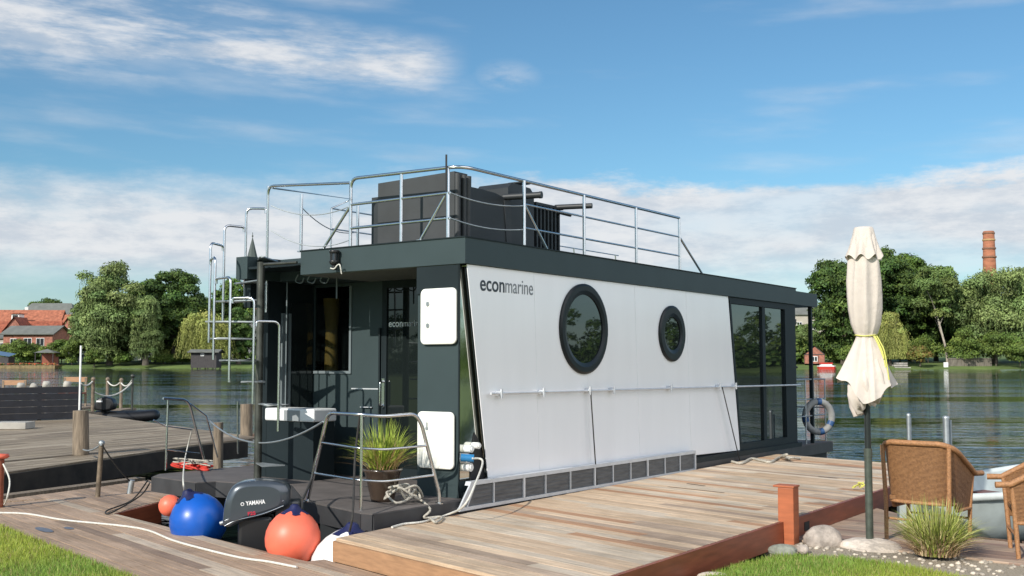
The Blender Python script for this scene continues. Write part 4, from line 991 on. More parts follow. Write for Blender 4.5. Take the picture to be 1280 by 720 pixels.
b = onz(0, 634, LZ); op = thing('orange_post', 'rusty orange mooring post cut by the left edge', 'post', (b.x + -.02, b.y, LZ))
d = MB(); d.tube([(0, 0, 0), (0, 0, .58)], .055, 14); d.build('shaft', 'redwood', op)
d = MB(); d.lathe([(0, .64), (.10, .635), (.11, .60), (.08, .581), (.05, .581)], seg=16); d.build('cap', 'orange_buoy', op)
rope('post_rope', [at(4, 580, 13.2), at(12, 600, 13.1), at(9, 622, 13.0), onz(5, 632, LZ + .01)], .01, 'rope_white', 'short pale rope hanging from the orange post')

# black slat fence
fa = onz(-60, 529, .45); fb = onz(98, 524, .45); fn_ = thing('slat_fence', 'black horizontal slat screen on the far part of the jetty', 'fence', (0, 0, 0))
hgt = at(98, 484, fb.y).z - .45; nb_ = 5
for k in range(nb_):
    d = MB(); z0 = .47 + k * hgt / nb_; d.bar(fa + Vector((0, 0, z0 - .45 + hgt / nb_ / 2)), fb + Vector((0, 0, z0 - .45 + hgt / nb_ / 2)), .03, hgt / nb_ - .005); d.build('slat', 'fence', fn_)
for k in range(4):
    p = fa.lerp(fb, k / 3); d = MB(); d.span((p.x - .04, p.y + .03, .45), (p.x + .04, p.y + .1, .45 + hgt + .05)); d.build('fence_post', 'fence', fn_)
# plank stack and box behind
d = MB(); p = onz(17, 536, .45); d.box((p.x, p.y, .53), (.75, .5, .15), bev=.01); tag(d.build('pale_crate', 'concrete'), 'low pale crate in front of the black slat screen', 'crate')
def bench(px0, px1, py, Y, label):
    a = at(px0, py, Y); b = at(px1, py, Y); t = thing('garden_bench', label, 'bench', ((a.x + b.x) / 2, Y, .45), 0, 'benches behind the black screen'); w = (b.x - a.x)
    zt = a.z - .45
    d = MB(); d.box((0, 0, zt - .06), (w, .04, .16)); d.build('backrest', 'rawwood', t)
    d = MB(); d.box((0, -.25, zt - .5), (w, .4, .05)); d.build('seat', 'redwood', t)
    for s_ in (-1, 1): d = MB(); d.bar((s_ * w * .45, 0, 0), (s_ * w * .45, 0, zt), .06, .06); d.build('leg', 'pile', t)
bench(3, 33, 476, 36, 'left brown bench showing above the black screen'); bench(80, 109, 472, 36, 'right brown bench beside the white pole')
bp = MB(); jp = thing('back_jetty', 'far small jetty carrying the benches behind the screen', 'pier', (0, 0, 0)); bp.span((-22, 33, .38), (-13.6, 38, .45)); bp.build('board_deck', 'pile', jp)
d = MB()
for x in (-21, -17.5, -14): d.tube([(x, 33.3, -.5), (x, 33.3, .38)], .1); d.tube([(x, 37.6, -.5), (x, 37.6, .38)], .1)
d.build('pile', 'darkwood', jp)
for i, (x, y) in enumerate(((26, 483), (42, 484), (58, 481), (84, 481))):
    c = at(x, y, 31.5); d = MB(); d.ball((c.x, c.y, c.z), .12, 10, 8, jit=.2); d.tube([(c.x, c.y, .45), (c.x, c.y, c.z)], .04, 8)
    tag(d.build('dock_bollard', 'concrete'), 'small grey mooring post with knob behind the black screen', 'post', 'mooring posts behind the black screen')
jp2 = MB(); jp2.span((-16.5, 30.2, .38), (-12.4, 32.6, .448)); tag(jp2.build('plank_walkway', 'pile'), 'grey walkway boards behind the black screen', 'walkway')

# rope fence around small boat
rf = [at(x, 500, Y) for x, Y in ((116, 33), (134, 37), (151, 36), (166, 36))]
lab = ['first pale rope post next to the white pole', 'second rope post with brown timber shaft', 'third rope post beside the black engine', 'tall thin rope post nearest the open water']
for i, (x, y0, y1, Y, m_) in enumerate(((116, 474, 497, 33, 'rust'), (134, 474, 500, 37, 'pile'), (151, 475, 508, 36, 'pile'), (165, 470, 510, 35, 'oldsteel'))):
    b = at(x, y1, Y); t_ = at(x, y0, Y); d = MB(); d.tube([(b.x, Y, -.3), (b.x, Y, t_.z)], .055 if i < 3 else .035, 8); d.ball((b.x, Y, t_.z), .07, 10, 6); tag(d.build('rope_post', m_), lab[i], 'post', 'rope posts of the small jetty')
for a, b, Ya, Yb, s_, lb in (((101, 479), (116, 476), 32, 33, .1, 'white rope swag left of the rope posts'), ((134, 476), (151, 477), 37, 36, .15, 'white rope swag between the brown timber posts'), ((151, 478), (165, 475), 36, 35, .15, 'white rope swag at the outer post'), ((118, 490), (165, 478), 33, 35, .25, 'long low rope swag above the small boat')):
    rope('barrier_rope', sag(at(*a, Ya), at(*b, Yb), s_), .022, 'rope_white', lb, 'rope', 2)
jm = MB(); p0 = at(100, 512, 33); jm.span((p0.x - .3, 32.4, .30), (at(165, 512, 36).x + .1, 33.1, .38)); jm.span((at(148, 508, 36).x, 34.8, .3), (at(168, 508, 36).x, 36.2, .38)); tag(jm.build('finger_jetty', 'pile'), 'narrow finger jetty with rope posts', 'pier')
c = onz(140, 528, .0); c = Vector((at(141, 520, 33.5).x, 33.9, .0)); sb = thing('small_dinghy', 'small black inflatable dinghy moored at the finger jetty', 'boat', c, R(10))
d = MB(); d.tube(smooth_path([(-.7, .35, .22), (.5, .38, .22), (1.1, 0, .26), (.5, -.38, .22), (-.7, -.35, .22)], 6), .17, 12); d.span((-.7, -.3, .08), (.6, .3, .14)); d.build('tube_hull', 'black', sb)
c = at(132, 512, 33.5); ob = thing('small_outboard', 'small black outboard engine on the dinghy by the finger jetty', 'outboard motor', c)
d = MB(); cowl_loft(d, [(-.30, .0), (-.28, .22), (-.18, .36), (.05, .40), (.24, .33), (.32, .16), (.26, .0), (.0, -.06)], .2); d.build('cowl', 'black', ob)
d = MB(); d.span((-.1, -.1, -.45), (.1, .1, .0)); d.build('leg', 'black', ob)
d = MB(); d.box((-.12, -.2, .26), (.18, .03, .05)); d.build('decal', 'white', ob)

# ------------------------------------------------------------------ ground, water, far shore
def sheet(name, poly, z, mat, label=None):
    me = bpy.data.meshes.new(name); me.from_pydata([(x, y, z) for x, y in poly], [], [list(range(len(poly)))]); me.materials.append(mt[mat]); o = bpy.data.objects.new(name, me); COL.objects.link(o); o['kind'] = 'structure'
    bm = bmesh.new(); bm.from_mesh(me); bmesh.ops.triangulate(bm, faces=bm.faces); bm.normal_update()
    for f in bm.faces:
        if f.normal.z < 0: f.normal_flip()
    bm.to_mesh(me); bm.free(); return o
sheet('lake_water', [(-900, -900), (900, -900), (900, 900), (-900, 900)], 0, 'water')
# near lawn (kept clear of decks) with small skirt down to the water
def land(name, poly, z, mat, zb=-.5):
    d = MB(); d.prism(poly, zb, z); o = d.build(name, mat); o['kind'] = 'structure'; return o
lawnpoly = [pq(3.3, -1.69), pq(-6.2, -1.69), (-8.6, 14.6), (-14, 17.2), (-30, 24), (-80, 60), (-250, 60), (-250, -250), (250, -250), (250, -20), (60, 0), (12, 4), (4.3, 7.6), (3.85, 8.5), (3.55, 9.15), (3.3, 9.55), (2.95, 9.85), (2.4, 9.95), (1.9, 9.45), (1.1, 8.3), (.5, 7.5)]
land('lawn', lawnpoly, .27, 'lawn')
land('gravel_bed', [(3.0, 9.8), (2.75, 10.3), (2.4, 10.55), (2.9, 11.1), (3.5, 10.95), (4.3, 10.3), (5.3, 9.3), (6, 8.6), (5, 8.0), (3.9, 9.0), (3.35, 9.45)], .235, 'gravel', -.4)
land('shore_bank', [(-6.4, 12.4), (-4.6, 10.6), (-2.2, 7.9), (.6, 7.6), (2.2, 10.2), (4.6, 12.0), (5.5, 10.2), (12, 5.2), (0, 0), (-10, 5)], .02, 'mud', -.6)
land('side_bank', [(14, 15.8), (60, 31), (120, 40), (120, -20), (30, -10), (13, 4.5)], .4, 'farlawn')
# pebbles (gravel, stuff)
g = np.random.default_rng(3); d = MB()
for k in range(520):
    x = g.uniform(2.6, 5.4); y = g.uniform(9.0, 10.9)
    e = (x - 3.95) / 1.35 + (y - 9.9) / .95
    if abs((x - 3.9) * .66 + (y - 9.85) * .75) > .42: continue
    r_ = g.uniform(.008, .028); s_ = g.uniform(.3, .75)
    c_ = (s_ * .85, s_ * .74, s_ * .6)
    d.ball((x, y, .24), r_, 6, 4, sc=(1, 1, .6), col=c_)
tag(d.build('pebbles', M('pebble', (1, 1, 1), .8, attr=True, var=.1), attr=True), 'pale pebbles scattered round the grass clump', 'gravel', kind='stuff')

# lawn blades
def inside(x, y, poly):
    c = False; j = len(poly) - 1
    for i in range(len(poly)):
        if ((poly[i][1] > y) != (poly[j][1] > y)) and (x < (poly[j][0] - poly[i][0]) * (y - poly[i][1]) / (poly[j][1] - poly[i][1]) + poly[i][0]): c = not c
        j = i
    return c
def blades(regions, n, seed):
    g = np.random.default_rng(seed); V_ = []; C_ = []
    cnt = 0
    for (x0, x1, y0, y1, m_) in regions:
        k = 0
        while k < m_:
            x = g.uniform(x0, x1); y = g.uniform(y0, y1)
            if not inside(x, y, lawnpoly): k += .3; continue
            k += 1; h_ = g.uniform(.025, .06); a = g.uniform(0, math.pi); w = .0035; lx, ly = g.normal(0, .018, 2)
            ca_, sa_ = math.cos(a) * w, math.sin(a) * w
            V_ += [(x - ca_, y - sa_, .268), (x + ca_, y + sa_, .268), (x + lx, y + ly, .27 + h_)]
            patch = .5 + .5 * math.sin(x * 2.1 + 1.3 * math.sin(y * 1.7)); q = g.uniform(.75, 1.3)
            C_.append(((.34 * q, .27 * q, .11 * q)) if g.uniform() < .10 else ((.17 + .10 * patch) * q, (.27 + .05 * patch) * q, .042 * q))
    me = bpy.data.meshes.new('lawn_grass'); me.from_pydata(V_, [], [(3 * i, 3 * i + 1, 3 * i + 2) for i in range(len(V_) // 3)])
    ca = me.color_attributes.new('Col', 'FLOAT_COLOR', 'CORNER'); arr = np.ones((len(V_), 4), dtype=np.float32); arr[:, :3] = np.repeat(np.array(C_), 3, axis=0); ca.data.foreach_set('color', arr.ravel())
    me.materials.append(mt['blade']); o = bpy.data.objects.new('lawn_grass', me); COL.objects.link(o)
    return tag(o, 'short green lawn grass along the decks', 'grass', kind='stuff')
blades([(-6.6, -3.0, 8.2, 12.5, 45000), (1.0, 4.9, 8.0, 10.3, 40000), (-3.0, 4.6, 5.6, 8.0, 30000), (-8.0, -3.0, 6.2, 10.0, 22000)], 0, 77)

# far shore terrain ring
def shoreR(az):
    d_ = math.degrees(az); t = max(0, min(1, (d_ + 6) / 12)); Ys = 197 * (1 - t) + 181 * t
    return (Ys + .5 * math.sin(d_ * 1.3) + .35 * math.sin(d_ * 3.1)) / max(math.cos(az), .82)
vs = []; fs = []; rad = [(-3, -.6), (0, .12), (1.5, .45), (12, 1.0), (45, 1.8), (90, 4.5), (160, 8), (420, 10), (1400, 12)]
na = 540
for i in range(na + 1):
    az = -math.pi + 2 * math.pi * i / na; r0 = shoreR(az)
    for (dr_, z) in rad: vs.append((math.sin(az) * (r0 + dr_), math.cos(az) * (r0 + dr_), z + (.3 * math.sin(i * 1.7) if z > 1 else 0)))
m_ = len(rad)
for i in range(na):
    for j in range(m_ - 1): fs.append((i * m_ + j, i * m_ + j + 1, (i + 1) * m_ + j + 1, (i + 1) * m_ + j))
d = MB(); d.add(vs, fs, None, True); o = d.build('far_shore_ground', 'farlawn'); o['kind'] = 'structure'

# ------------------------------------------------------------------ trees
def leafcloud(name, blobs, n, size, cols, seed, droop=0., strands=0, mat='leaf', flat=.0, parent=None):
    g = np.random.default_rng(seed)
    B = np.array(blobs)                        # cx,cy,cz,r,flatten
    w = B[:, 3] ** 2; w /= w.sum(); idx = g.choice(len(B), n, p=w)
    dv = g.normal(size=(n, 3)); dv /= np.linalg.norm(dv, axis=1)[:, None]
    dv[:, 2] = np.where(dv[:, 2] < -.3, -dv[:, 2] * .6, dv[:, 2])
    rr_ = B[idx, 3] * (g.uniform(.35, 1.0, n) ** .45) * g.choice([1, 1, 1, 1.12], n)
    pos = B[idx, :3] + dv * rr_[:, None] * np.array([1, 1, .8])
    sz = size * g.uniform(.55, 1.4, n)
    nrm = dv + g.normal(scale=.4, size=(n, 3)); nrm /= np.linalg.norm(nrm, axis=1)[:, None]
    t1 = np.cross(nrm, g.normal(size=(n, 3))); t1 /= np.linalg.norm(t1, axis=1)[:, None] + 1e-9
    el = np.ones(n)
    bl = g.uniform(.72, 1.25, len(B)); hue = g.uniform(-1, 1, len(B))
    cols = np.array(cols); c = cols[g.integers(len(cols), size=n)] * bl[idx][:, None] * g.uniform(.86, 1.15, n)[:, None]
    c[:, 0] *= 1 + .12 * hue[idx]
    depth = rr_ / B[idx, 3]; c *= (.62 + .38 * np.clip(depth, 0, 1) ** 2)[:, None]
    if strands:
        P2 = []; C2 = []; T2 = []; S2 = []
        si = g.choice(len(B), strands, p=w)
        for q in range(strands):
            b = B[si[q]]; a = g.uniform(0, 2 * math.pi); rad_ = b[3] * g.uniform(.4, 1.05); x = b[0] + math.cos(a) * rad_; y = b[1] + math.sin(a) * rad_; z = b[2] + g.uniform(-.2, .5) * b[3]
            ln_ = droop * g.uniform(.5, 1.1); m2 = int(ln_ / (size * .8)); col = cols[g.integers(len(cols))] * bl[si[q]] * g.uniform(.7, 1.3)
            dx, dy = g.normal(0, .05, 2)
            for j in range(m2):
                if z - j * size * .8 < .8: break
                P2.append((x + dx * j * .8 + g.normal(0, .06), y + dy * j * .8 + g.normal(0, .06), z - j * size * .8)); C2.append(col * (1.05 - .35 * j / max(1, m2))); T2.append((g.normal(0, .25), g.normal(0, .25), -1)); S2.append(size * g.uniform(.35, .6))
        if P2:
            P2 = np.array(P2); pos = np.vstack([pos, P2]); c = np.vstack([c, np.array(C2)]); T2 = np.array(T2); T2 /= np.linalg.norm(T2, axis=1)[:, None]
            nn = np.cross(T2, g.normal(size=T2.shape)); nn /= np.linalg.norm(nn, axis=1)[:, None]
            t1 = np.vstack([t1, T2]); nrm = np.vstack([nrm, nn]); sz = np.concatenate([sz, np.array(S2)]); el = np.concatenate([el, np.full(len(P2), 1.9)])
    t2 = np.cross(nrm, t1); n = len(pos)
    a = t1 * (sz * el)[:, None] * .75; b = t2 * (sz)[:, None] * .45
    Vv = np.empty((n, 4, 3)); Vv[:, 0] = pos - a; Vv[:, 1] = pos + b; Vv[:, 2] = pos + a; Vv[:, 3] = pos - b
    me = bpy.data.meshes.new(name); me.vertices.add(4 * n); me.vertices.foreach_set('co', Vv.reshape(-1).astype(np.float32))
    me.loops.add(4 * n); me.loops.foreach_set('vertex_index', np.arange(4 * n, dtype=np.int32)); me.polygons.add(n)
    me.polygons.foreach_set('loop_start', np.arange(0, 4 * n, 4, dtype=np.int32)); me.polygons.foreach_set('loop_total', np.full(n, 4, dtype=np.int32)); me.update(calc_edges=True)
    ca = me.color_attributes.new('Col', 'FLOAT_COLOR', 'CORNER'); arr = np.ones((4 * n, 4), dtype=np.float32); arr[:, :3] = np.repeat(c, 4, axis=0); ca.data.foreach_set('color', arr.ravel())
    me.materials.append(mt[mat]); o = bpy.data.objects.new(name, me); COL.objects.link(o); o.parent = parent
    return o
def crown_blobs(W_, H, z0, n, seed, shape='round', rs=.2):
    g = np.random.default_rng(seed); out = []
    for k in range(n):
        while True:
            x, y, z = g.uniform(-1, 1, 3)
            if x * x + y * y + z * z < 1: break
        u = (z + 1) / 2
        env = {'round': 1.0, 'dome': 1.05 if u < .5 else 1, 'cone': 1.15 - .75 * u, 'up': .65 + .5 * u}[shape]
        r = rs * W_ * g.uniform(.6, 1.25)
        out.append((x * env * (W_ / 2 - r * .7), y * env * (W_ / 2 - r * .7), z0 + r * .5 + u * (H - z0 - 1.3 * r), r))
    out.append((0, 0, z0 + (H - z0) * .45, W_ * .28)); out.append((0, 0, z0 + (H - z0) * .72, W_ * .22))
    return out
def trunk(H, r, parent, mat='bark', limbs=6, lean=0, seed=1, top=.6):
    g = random.Random(seed); d = MB()
    pts = [Vector((lean * (k / 6) ** 1.3 + g.uniform(-.1, .1) * k / 6, g.uniform(-.1, .1) * k / 6, H * top * k / 6)) for k in range(7)]
    pts[0].z = -.4
    d.tube(pts, [r * (1.25 if k == 0 else 1 - .1 * k) for k in range(7)], 9)
    for k in range(limbs):
        s_ = pts[2 + k % 4]; a = g.uniform(0, 6.28); l_ = H * g.uniform(.2, .32)
        e = s_ + Vector((math.cos(a) * l_ * .7, math.sin(a) * l_ * .7, l_ * .8)); m_ = (s_ + e) / 2 + Vector((0, 0, l_ * .08)); d.tube([s_, m_, e], [r * .45, r * .3, r * .12], 7)
    return d.build('trunk', mat, parent)
green1 = [(.085, .145, .026), (.12, .185, .032), (.06, .108, .022)]
green_dark = [(.042, .082, .02), (.06, .108, .023), (.085, .138, .028)]
willow_c = [(.17, .235, .075), (.21, .275, .095), (.13, .185, .055)]
weep_c = [(.30, .33, .08), (.25, .28, .07), (.36, .37, .11)]
bush_c = [(.12, .18, .035), (.16, .23, .045), (.09, .14, .03)]
def tree(kind, H, W_, label, px, Y, seed, z=.9, group=None, rz=0.):
    if H > 8: H *= 1.10; W_ *= 1.14
    c = at(px, 446, Y); t = thing({'willow': 'willow_tree', 'weep': 'weeping_willow', 'broad': 'broadleaf_tree', 'dark': 'broadleaf_tree', 'bush': 'bush', 'ybush': 'bush', 'birch': 'leaning_tree'}[kind], label, 'bush' if 'bush' in kind else 'tree', (c.x, Y, z), rz, group)
    if kind == 'willow':
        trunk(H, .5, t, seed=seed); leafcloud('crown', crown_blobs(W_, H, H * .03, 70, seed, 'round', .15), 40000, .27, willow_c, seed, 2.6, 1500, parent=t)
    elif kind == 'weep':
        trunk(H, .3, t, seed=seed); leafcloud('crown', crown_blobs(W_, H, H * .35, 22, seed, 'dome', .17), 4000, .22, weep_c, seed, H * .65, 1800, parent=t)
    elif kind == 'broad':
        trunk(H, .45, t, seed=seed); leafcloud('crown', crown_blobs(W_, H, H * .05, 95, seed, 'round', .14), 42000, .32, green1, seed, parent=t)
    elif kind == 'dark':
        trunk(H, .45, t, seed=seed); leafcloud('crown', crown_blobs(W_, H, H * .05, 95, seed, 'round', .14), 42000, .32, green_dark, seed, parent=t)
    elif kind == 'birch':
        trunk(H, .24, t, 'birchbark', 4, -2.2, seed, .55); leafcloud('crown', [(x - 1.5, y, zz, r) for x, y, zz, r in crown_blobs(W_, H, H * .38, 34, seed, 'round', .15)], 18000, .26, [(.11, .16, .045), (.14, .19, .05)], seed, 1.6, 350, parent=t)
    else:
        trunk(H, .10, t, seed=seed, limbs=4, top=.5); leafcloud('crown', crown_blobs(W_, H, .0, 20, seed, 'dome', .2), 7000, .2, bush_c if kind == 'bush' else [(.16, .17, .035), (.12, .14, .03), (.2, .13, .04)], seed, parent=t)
    return t
# left bank
tree('willow', 17.8, 12.5, 'tall pale green willow left of the dark tree on the left bank', 137, 199, 101)
tree('dark', 17.0, 12, 'dark rounded tree standing between the willow and the stair rails', 217, 207, 102)
tree('broad', 16.6, 11, 'dark leafy tree behind the tall willow top', 178, 214, 103)
tree('willow', 11.5, 5.5, 'smaller pale willow tucked between the two big trees', 182, 197, 104)
tree('weep', 9.2, 8.2, 'yellow green weeping willow behind the boathouse', 258, 199, 105)
tree('broad', 15.8, 10, 'green tree behind the stair rails at the left of the houseboat', 287, 222, 106)
tree('dark', 9.5, 5, 'dark purple green shrub tree in front of the white gable house', 298, 203, 107)
tree('willow', 12, 7, 'pale tree edge right of the red roofs', 112, 205, 108)
k = 0
hb = [('at the far left edge of the bank', 10), ('left of the garden pavilion', 25), ('behind the garden pavilion', 42), ('just right of the garden pavilion', 66), ('between pavilion and bright hedge', 77), ('dark and round by the willow foot', 90), ('low under the big willow', 118), ('at the bank under the dark tree', 150), ('below the dark rounded tree', 205), ('beside the boathouse wall', 228)]
for i, (lb, px) in enumerate(hb):
    if i in (5, 4): c_ = 'bush'
    tree('bush', (4.4, 5.2, 4.4, 4.6, 5.0, 5.6, 3.0, 2.6, 2.4, 2.6)[i], (6, 6, 6, 5, 4, 4.5, 4, 5, 6, 4)[i], 'green bush ' + lb, px, (208, 206, 209, 204, 202, 200, 196, 199, 203, 204)[i], 120 + i, z=.6)
tree('dark', 13, 11, 'dark tree filling the gap behind the two left willows', 150, 222, 161)
tree('broad', 13.5, 10, 'leafy tree behind the dark rounded tree', 243, 218, 162)
tree('bush', 6.5, 9, 'dense bush mass under the dark rounded tree', 200, 211, 163, z=.6)
tree('bush', 6.0, 8, 'dense bush mass behind the boathouse', 238, 212, 164, z=.6)
tree('bush', 6.0, 8, 'dense bush mass behind the tall willow trunk', 140, 212, 165, z=.6)
# roofline trees behind the houses
tree('dark', 9, 11, 'distant dark tree behind the red roofs far left', 20, 330, 131, z=6)
tree('dark', 10, 12, 'distant dark tree crowning the grey slate roof', 58, 345, 132, z=10)
tree('dark', 8, 12, 'distant dark tree right of the slate roof', 84, 330, 133, z=7)
# right bank
tree('dark', 18.2, 13, 'dark tree just right of the houseboat roof end', 1054, 189, 141)
tree('dark', 19.3, 13, 'tall dark tree behind the closed parasol', 1100, 196, 142)
tree('broad', 19.0, 11, 'tall green tree right of the parasol', 1138, 200, 143)
tree('birch', 16.5, 8.5, 'tree with pale leaning trunk at the right bank', 1185, 186, 144)
tree('dark', 14, 12, 'dark tree in the shade behind the leaning trunk', 1170, 205, 145)
tree('willow', 17.2, 14, 'big soft willow at the right edge below the chimney', 1243, 189, 146)
tree('willow', 17.6, 12, 'outermost willow cut by the right edge', 1305, 192, 147)
tree('weep', 8.5, 4.5, 'small drooping willow right of the parasol skirt', 1112, 184, 148)
tree('bush', 6.5, 7, 'light green bush behind the timber bank wall', 1205, 183, 149)
tree('bush', 6.0, 8, 'light green bush above the timber bank wall right end', 1245, 183, 150)
tree('bush', 4.8, 6, 'green bush at the water by the right edge', 1275, 181, 151)
tree('ybush', 3.2, 4.4, 'low yellowish bush at the right bank waterline', 1150, 182, 152)
tree('bush', 3.2, 5, 'green bush right of the red and white boat', 1062, 184, 153)
tree('bush', 3.4, 5, 'green bush behind the parasol skirt', 1125, 188, 154)
tree('dark', 15, 14, 'shaded tree closing the gap behind the parasol', 1075, 203, 171)
tree('dark', 14, 13, 'shaded tree closing the gap right of the leaning trunk', 1210, 202, 172)
tree('bush', 6, 9, 'dense bush mass in the shade left of the leaning trunk', 1160, 193, 173, z=.5)
tree('bush', 6, 9, 'dense bush mass at the foot of the dark tree', 1085, 192, 174, z=.5)
tree('bush', 5, 8, 'dense bush mass between hut and dark tree', 1045, 194, 175, z=.5)
tree('willow', 7.8, 6, 'pale willow between houseboat end and dark tree', 1005, 200, 155)
tree('bush', 5, 6, 'small bush beside the half timbered hut', 1000, 194, 156)

# unbroken far woods outside / behind (one mass)
g = np.random.default_rng(5); bl = []
for azd in np.arange(-170, 172, .8):
    if (-26 < azd < -13) or (14.2 < azd < 27): continue
    Rr = shoreR(math.radians(azd)) + g.uniform(8, 26); H = g.uniform(6, 11) if -13 <= azd <= 14.2 else g.uniform(9, 17)
    x, y = math.sin(math.radians(azd)) * Rr, math.cos(math.radians(azd)) * Rr
    for k in range(7):
        r_ = g.uniform(1.8, 3.4); bl.append((x + g.uniform(-3, 3), y + g.uniform(-3, 3), .6 + r_ * .4 + (H - r_ * 1.6) * max(0, (k - 2) / 4), r_))
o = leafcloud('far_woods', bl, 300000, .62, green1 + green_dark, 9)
tag(o, 'distant wooded bank around the lake', 'woods', kind='stuff')

# ------------------------------------------------------------------ buildings far away
def frame(px, Y, z, rz): c = at(px, 446, Y); return (c.x, Y, z), rz
def house(name, label, px, Y, z, rz, W_, D, H, RH, wallm, roofm, wins=(), hip=0., cat='house', chim=None, over=.35, ridge='x', group=None):
    loc, r_ = frame(px, Y, z, rz); t = thing(name, label, cat, loc, r_, group)
    d = MB(); x, y = W_ / 2, D / 2; d.span((-x, -y, 0), (x, y, H))
    if ridge == 'x' and not hip:
        for s_ in (-1, 1): d.add([(s_ * x, -y, H), (s_ * x, y, H), (s_ * x, 0, H + RH - .05)], [(0, 1, 2)])
    if ridge == 'y' and not hip:
        for s_ in (-1, 1): d.add([(-x, s_ * y, H), (x, s_ * y, H), (0, s_ * y, H + RH - .05)], [(0, 1, 2)])
    d.build('wall', wallm, t)
    d = MB(); X, Yy = x + over, y + over; th = .18
    for dz in (0, th):
        pass
    if ridge == 'x': vs = [(-X, -Yy, H - .1), (X, -Yy, H - .1), (X - hip, 0, H + RH), (-X + hip, 0, H + RH), (-X, Yy, H - .1), (X, Yy, H - .1)]
    else: vs = [(-X, -Yy, H - .1), (-X, Yy, H - .1), (0, Yy - hip, H + RH), (0, -Yy + hip, H + RH), (X, -Yy, H - .1), (X, Yy, H - .1)]
    fs = [(0, 1, 2, 3), (3, 2, 5, 4)]
    if hip: fs += [(0, 3, 4), (1, 5, 2)]
    vs2 = [(a, b, c + th) for a, b, c in vs]; d.add(vs, fs); d.add(vs2, fs)
    d.bar(vs2[0], vs2[1], .1, .2) if ridge == 'x' else None
    rf_ = d.build('roof', roofm, t)
    if chim:
        for (cx, cy, ch_) in chim: m = MB(); m.span((cx - .4, cy - .4, H + RH * .4), (cx + .4, cy + .4, H + RH + ch_)); m.build('chimney', 'whitewall', rf_)
    for (wx, wz, ww, wh) in wins:
        m = MB(); m.span((wx - ww / 2 - .1, -y - .06, wz - wh / 2 - .1), (wx + ww / 2 + .1, -y - .003, wz + wh / 2 + .1)); w = m.build('window', 'white', t)
        m = MB(); m.span((wx - ww / 2, -y - .09, wz - wh / 2), (wx - .05, -y - .062, wz + wh / 2)); m.span((wx + .05, -y - .09, wz - wh / 2), (wx + ww / 2, -y - .062, wz + wh / 2)); m.build('pane', 'pane', w)
    return t
s2 = 262 / F
house('long_red_roof_house', 'long house with red tiled roof behind the brick outbuilding', 36, 262, 4.5, R(6), 15.5, 9, 4, 4.6, 'brick', 'rooftile2', [(-5, 2, 1.2, 1.3), (0, 2, 1.2, 1.3)], chim=[(-1.2, 1.5, .9)])
house('red_roof_house', 'red roofed house with dormer right of the long roof', 92, 262, 3.2, R(-4), 11.5, 9, 4, 4.8, 'brick', 'rooftile2', [(-3, 2, 1.4, 1.4), (1, 2, 1.4, 1.4)])
house('red_gable_house', 'low red roof of the house front left of centre among the roofs', 51, 252, 3.3, R(10), 8.5, 7, 2.6, 4.2, 'brick', 'rooftile', [])
house('red_gable_house', 'small red gable roof at the far left edge', 8, 250, 3.2, R(-8), 7, 7, 2.8, 4.0, 'brick', 'rooftile', [])
house('brick_outbuilding', 'low red brick building with grey roof and dark windows', 46, 236, 3.6, R(-6), 11, 7.5, 3.2, 1.8, 'brick', 'greyroof', [(-3.2, 1.6, 1.3, 1.3), (0, 1.6, 1.6, 1.5), (2.8, 1.6, 1.6, 1.5)], hip=0, over=.6)
house('beige_house', 'plain beige plaster building at the far left edge', 3, 240, 2.4, 0, 6, 6, 3.6, .8, 'plaster', 'greyroof', [(1, 2, 1.2, 1.2)])
house('slate_roof_hall', 'big dark slate roof rising behind the red roofs', 63, 300, 10, R(3), 16, 12, 2, 4.6, 'whitewall', 'greyroof', [], hip=3)
house('red_gable_house', 'steep red gable with white window facing the lake among the roofs', 24, 249, 3.3, R(4), 4.6, 7, 4.2, 3.4, 'brick', 'rooftile', [(0, 4.6, .9, 1.1), (-1, 1.8, .8, 1.1), (1, 1.8, .8, 1.1)], ridge='y')
house('red_gable_house', 'narrow red gabled house just left of the willow', 96, 250, 3.0, R(-12), 4.4, 7, 4.6, 3.2, 'brick', 'rooftile', [(0, 4.8, .9, 1.1), (0, 2.2, 1.6, 1.1)], ridge='y')
house('red_gable_house', 'low red roof with chimney between the brick outbuilding and the willow', 76, 256, 3.6, R(8), 6.5, 6, 3.2, 3.6, 'whitewall', 'rooftile2', [(-1, 1.8, .9, 1.1), (1.2, 1.8, .9, 1.1)], chim=[(1.5, .6, .5)])
house('white_veranda', 'low building with white windows under the red roof', 88, 240, 2.0, 0, 5.5, 4, 2.4, .5, 'white', 'greyroof', [(-1.2, 1.4, 1.2, 1.0), (1.2, 1.4, 1.2, 1.0)])
m = MB(); c = at(22, 393, 255)
# dormer windows
for px, py, Y in ((22, 396, 256.2), (98, 401, 256.5)):
    c = at(px, py, Y); t = None
    d = MB(); d.span((c.x - .9, Y - 1.2, c.z - .8), (c.x + .9, Y + 1.5, c.z + .6)); o = d.build('dormer', 'whitewall'); tag(o, 'small dormer window on the red roof ' + ('at the far left' if px < 50 else 'beside the willow'), 'dormer')
    d = MB(); d.span((-.0 + c.x - .6, Y - 1.26, c.z - .45), (c.x + .6, Y - 1.203, c.z + .35)); d.build('pane', 'pane', o)
    d = MB(); d.slab_bc([(0, 0), (0, 0.01), (1, .01)], 0, .01) if False else d.prism([(c.x - 1.1, Y - 1.5), (c.x + 1.1, Y - 1.5), (c.x + 1.1, Y + 1.5), (c.x - 1.1, Y + 1.5)], c.z + .62, c.z + .8); d.build('roof', 'rooftile', o)
house('white_gable_house', 'white gabled house with red roof behind the stair', 308, 232, 1.6, R(20), 7, 9, 6.5, 4, 'whitewall', 'rooftile', [(-1.5, 2, 1, 1.3), (1.5, 2, 1, 1.3), (0, 5, 1, 1.3)], ridge='y')
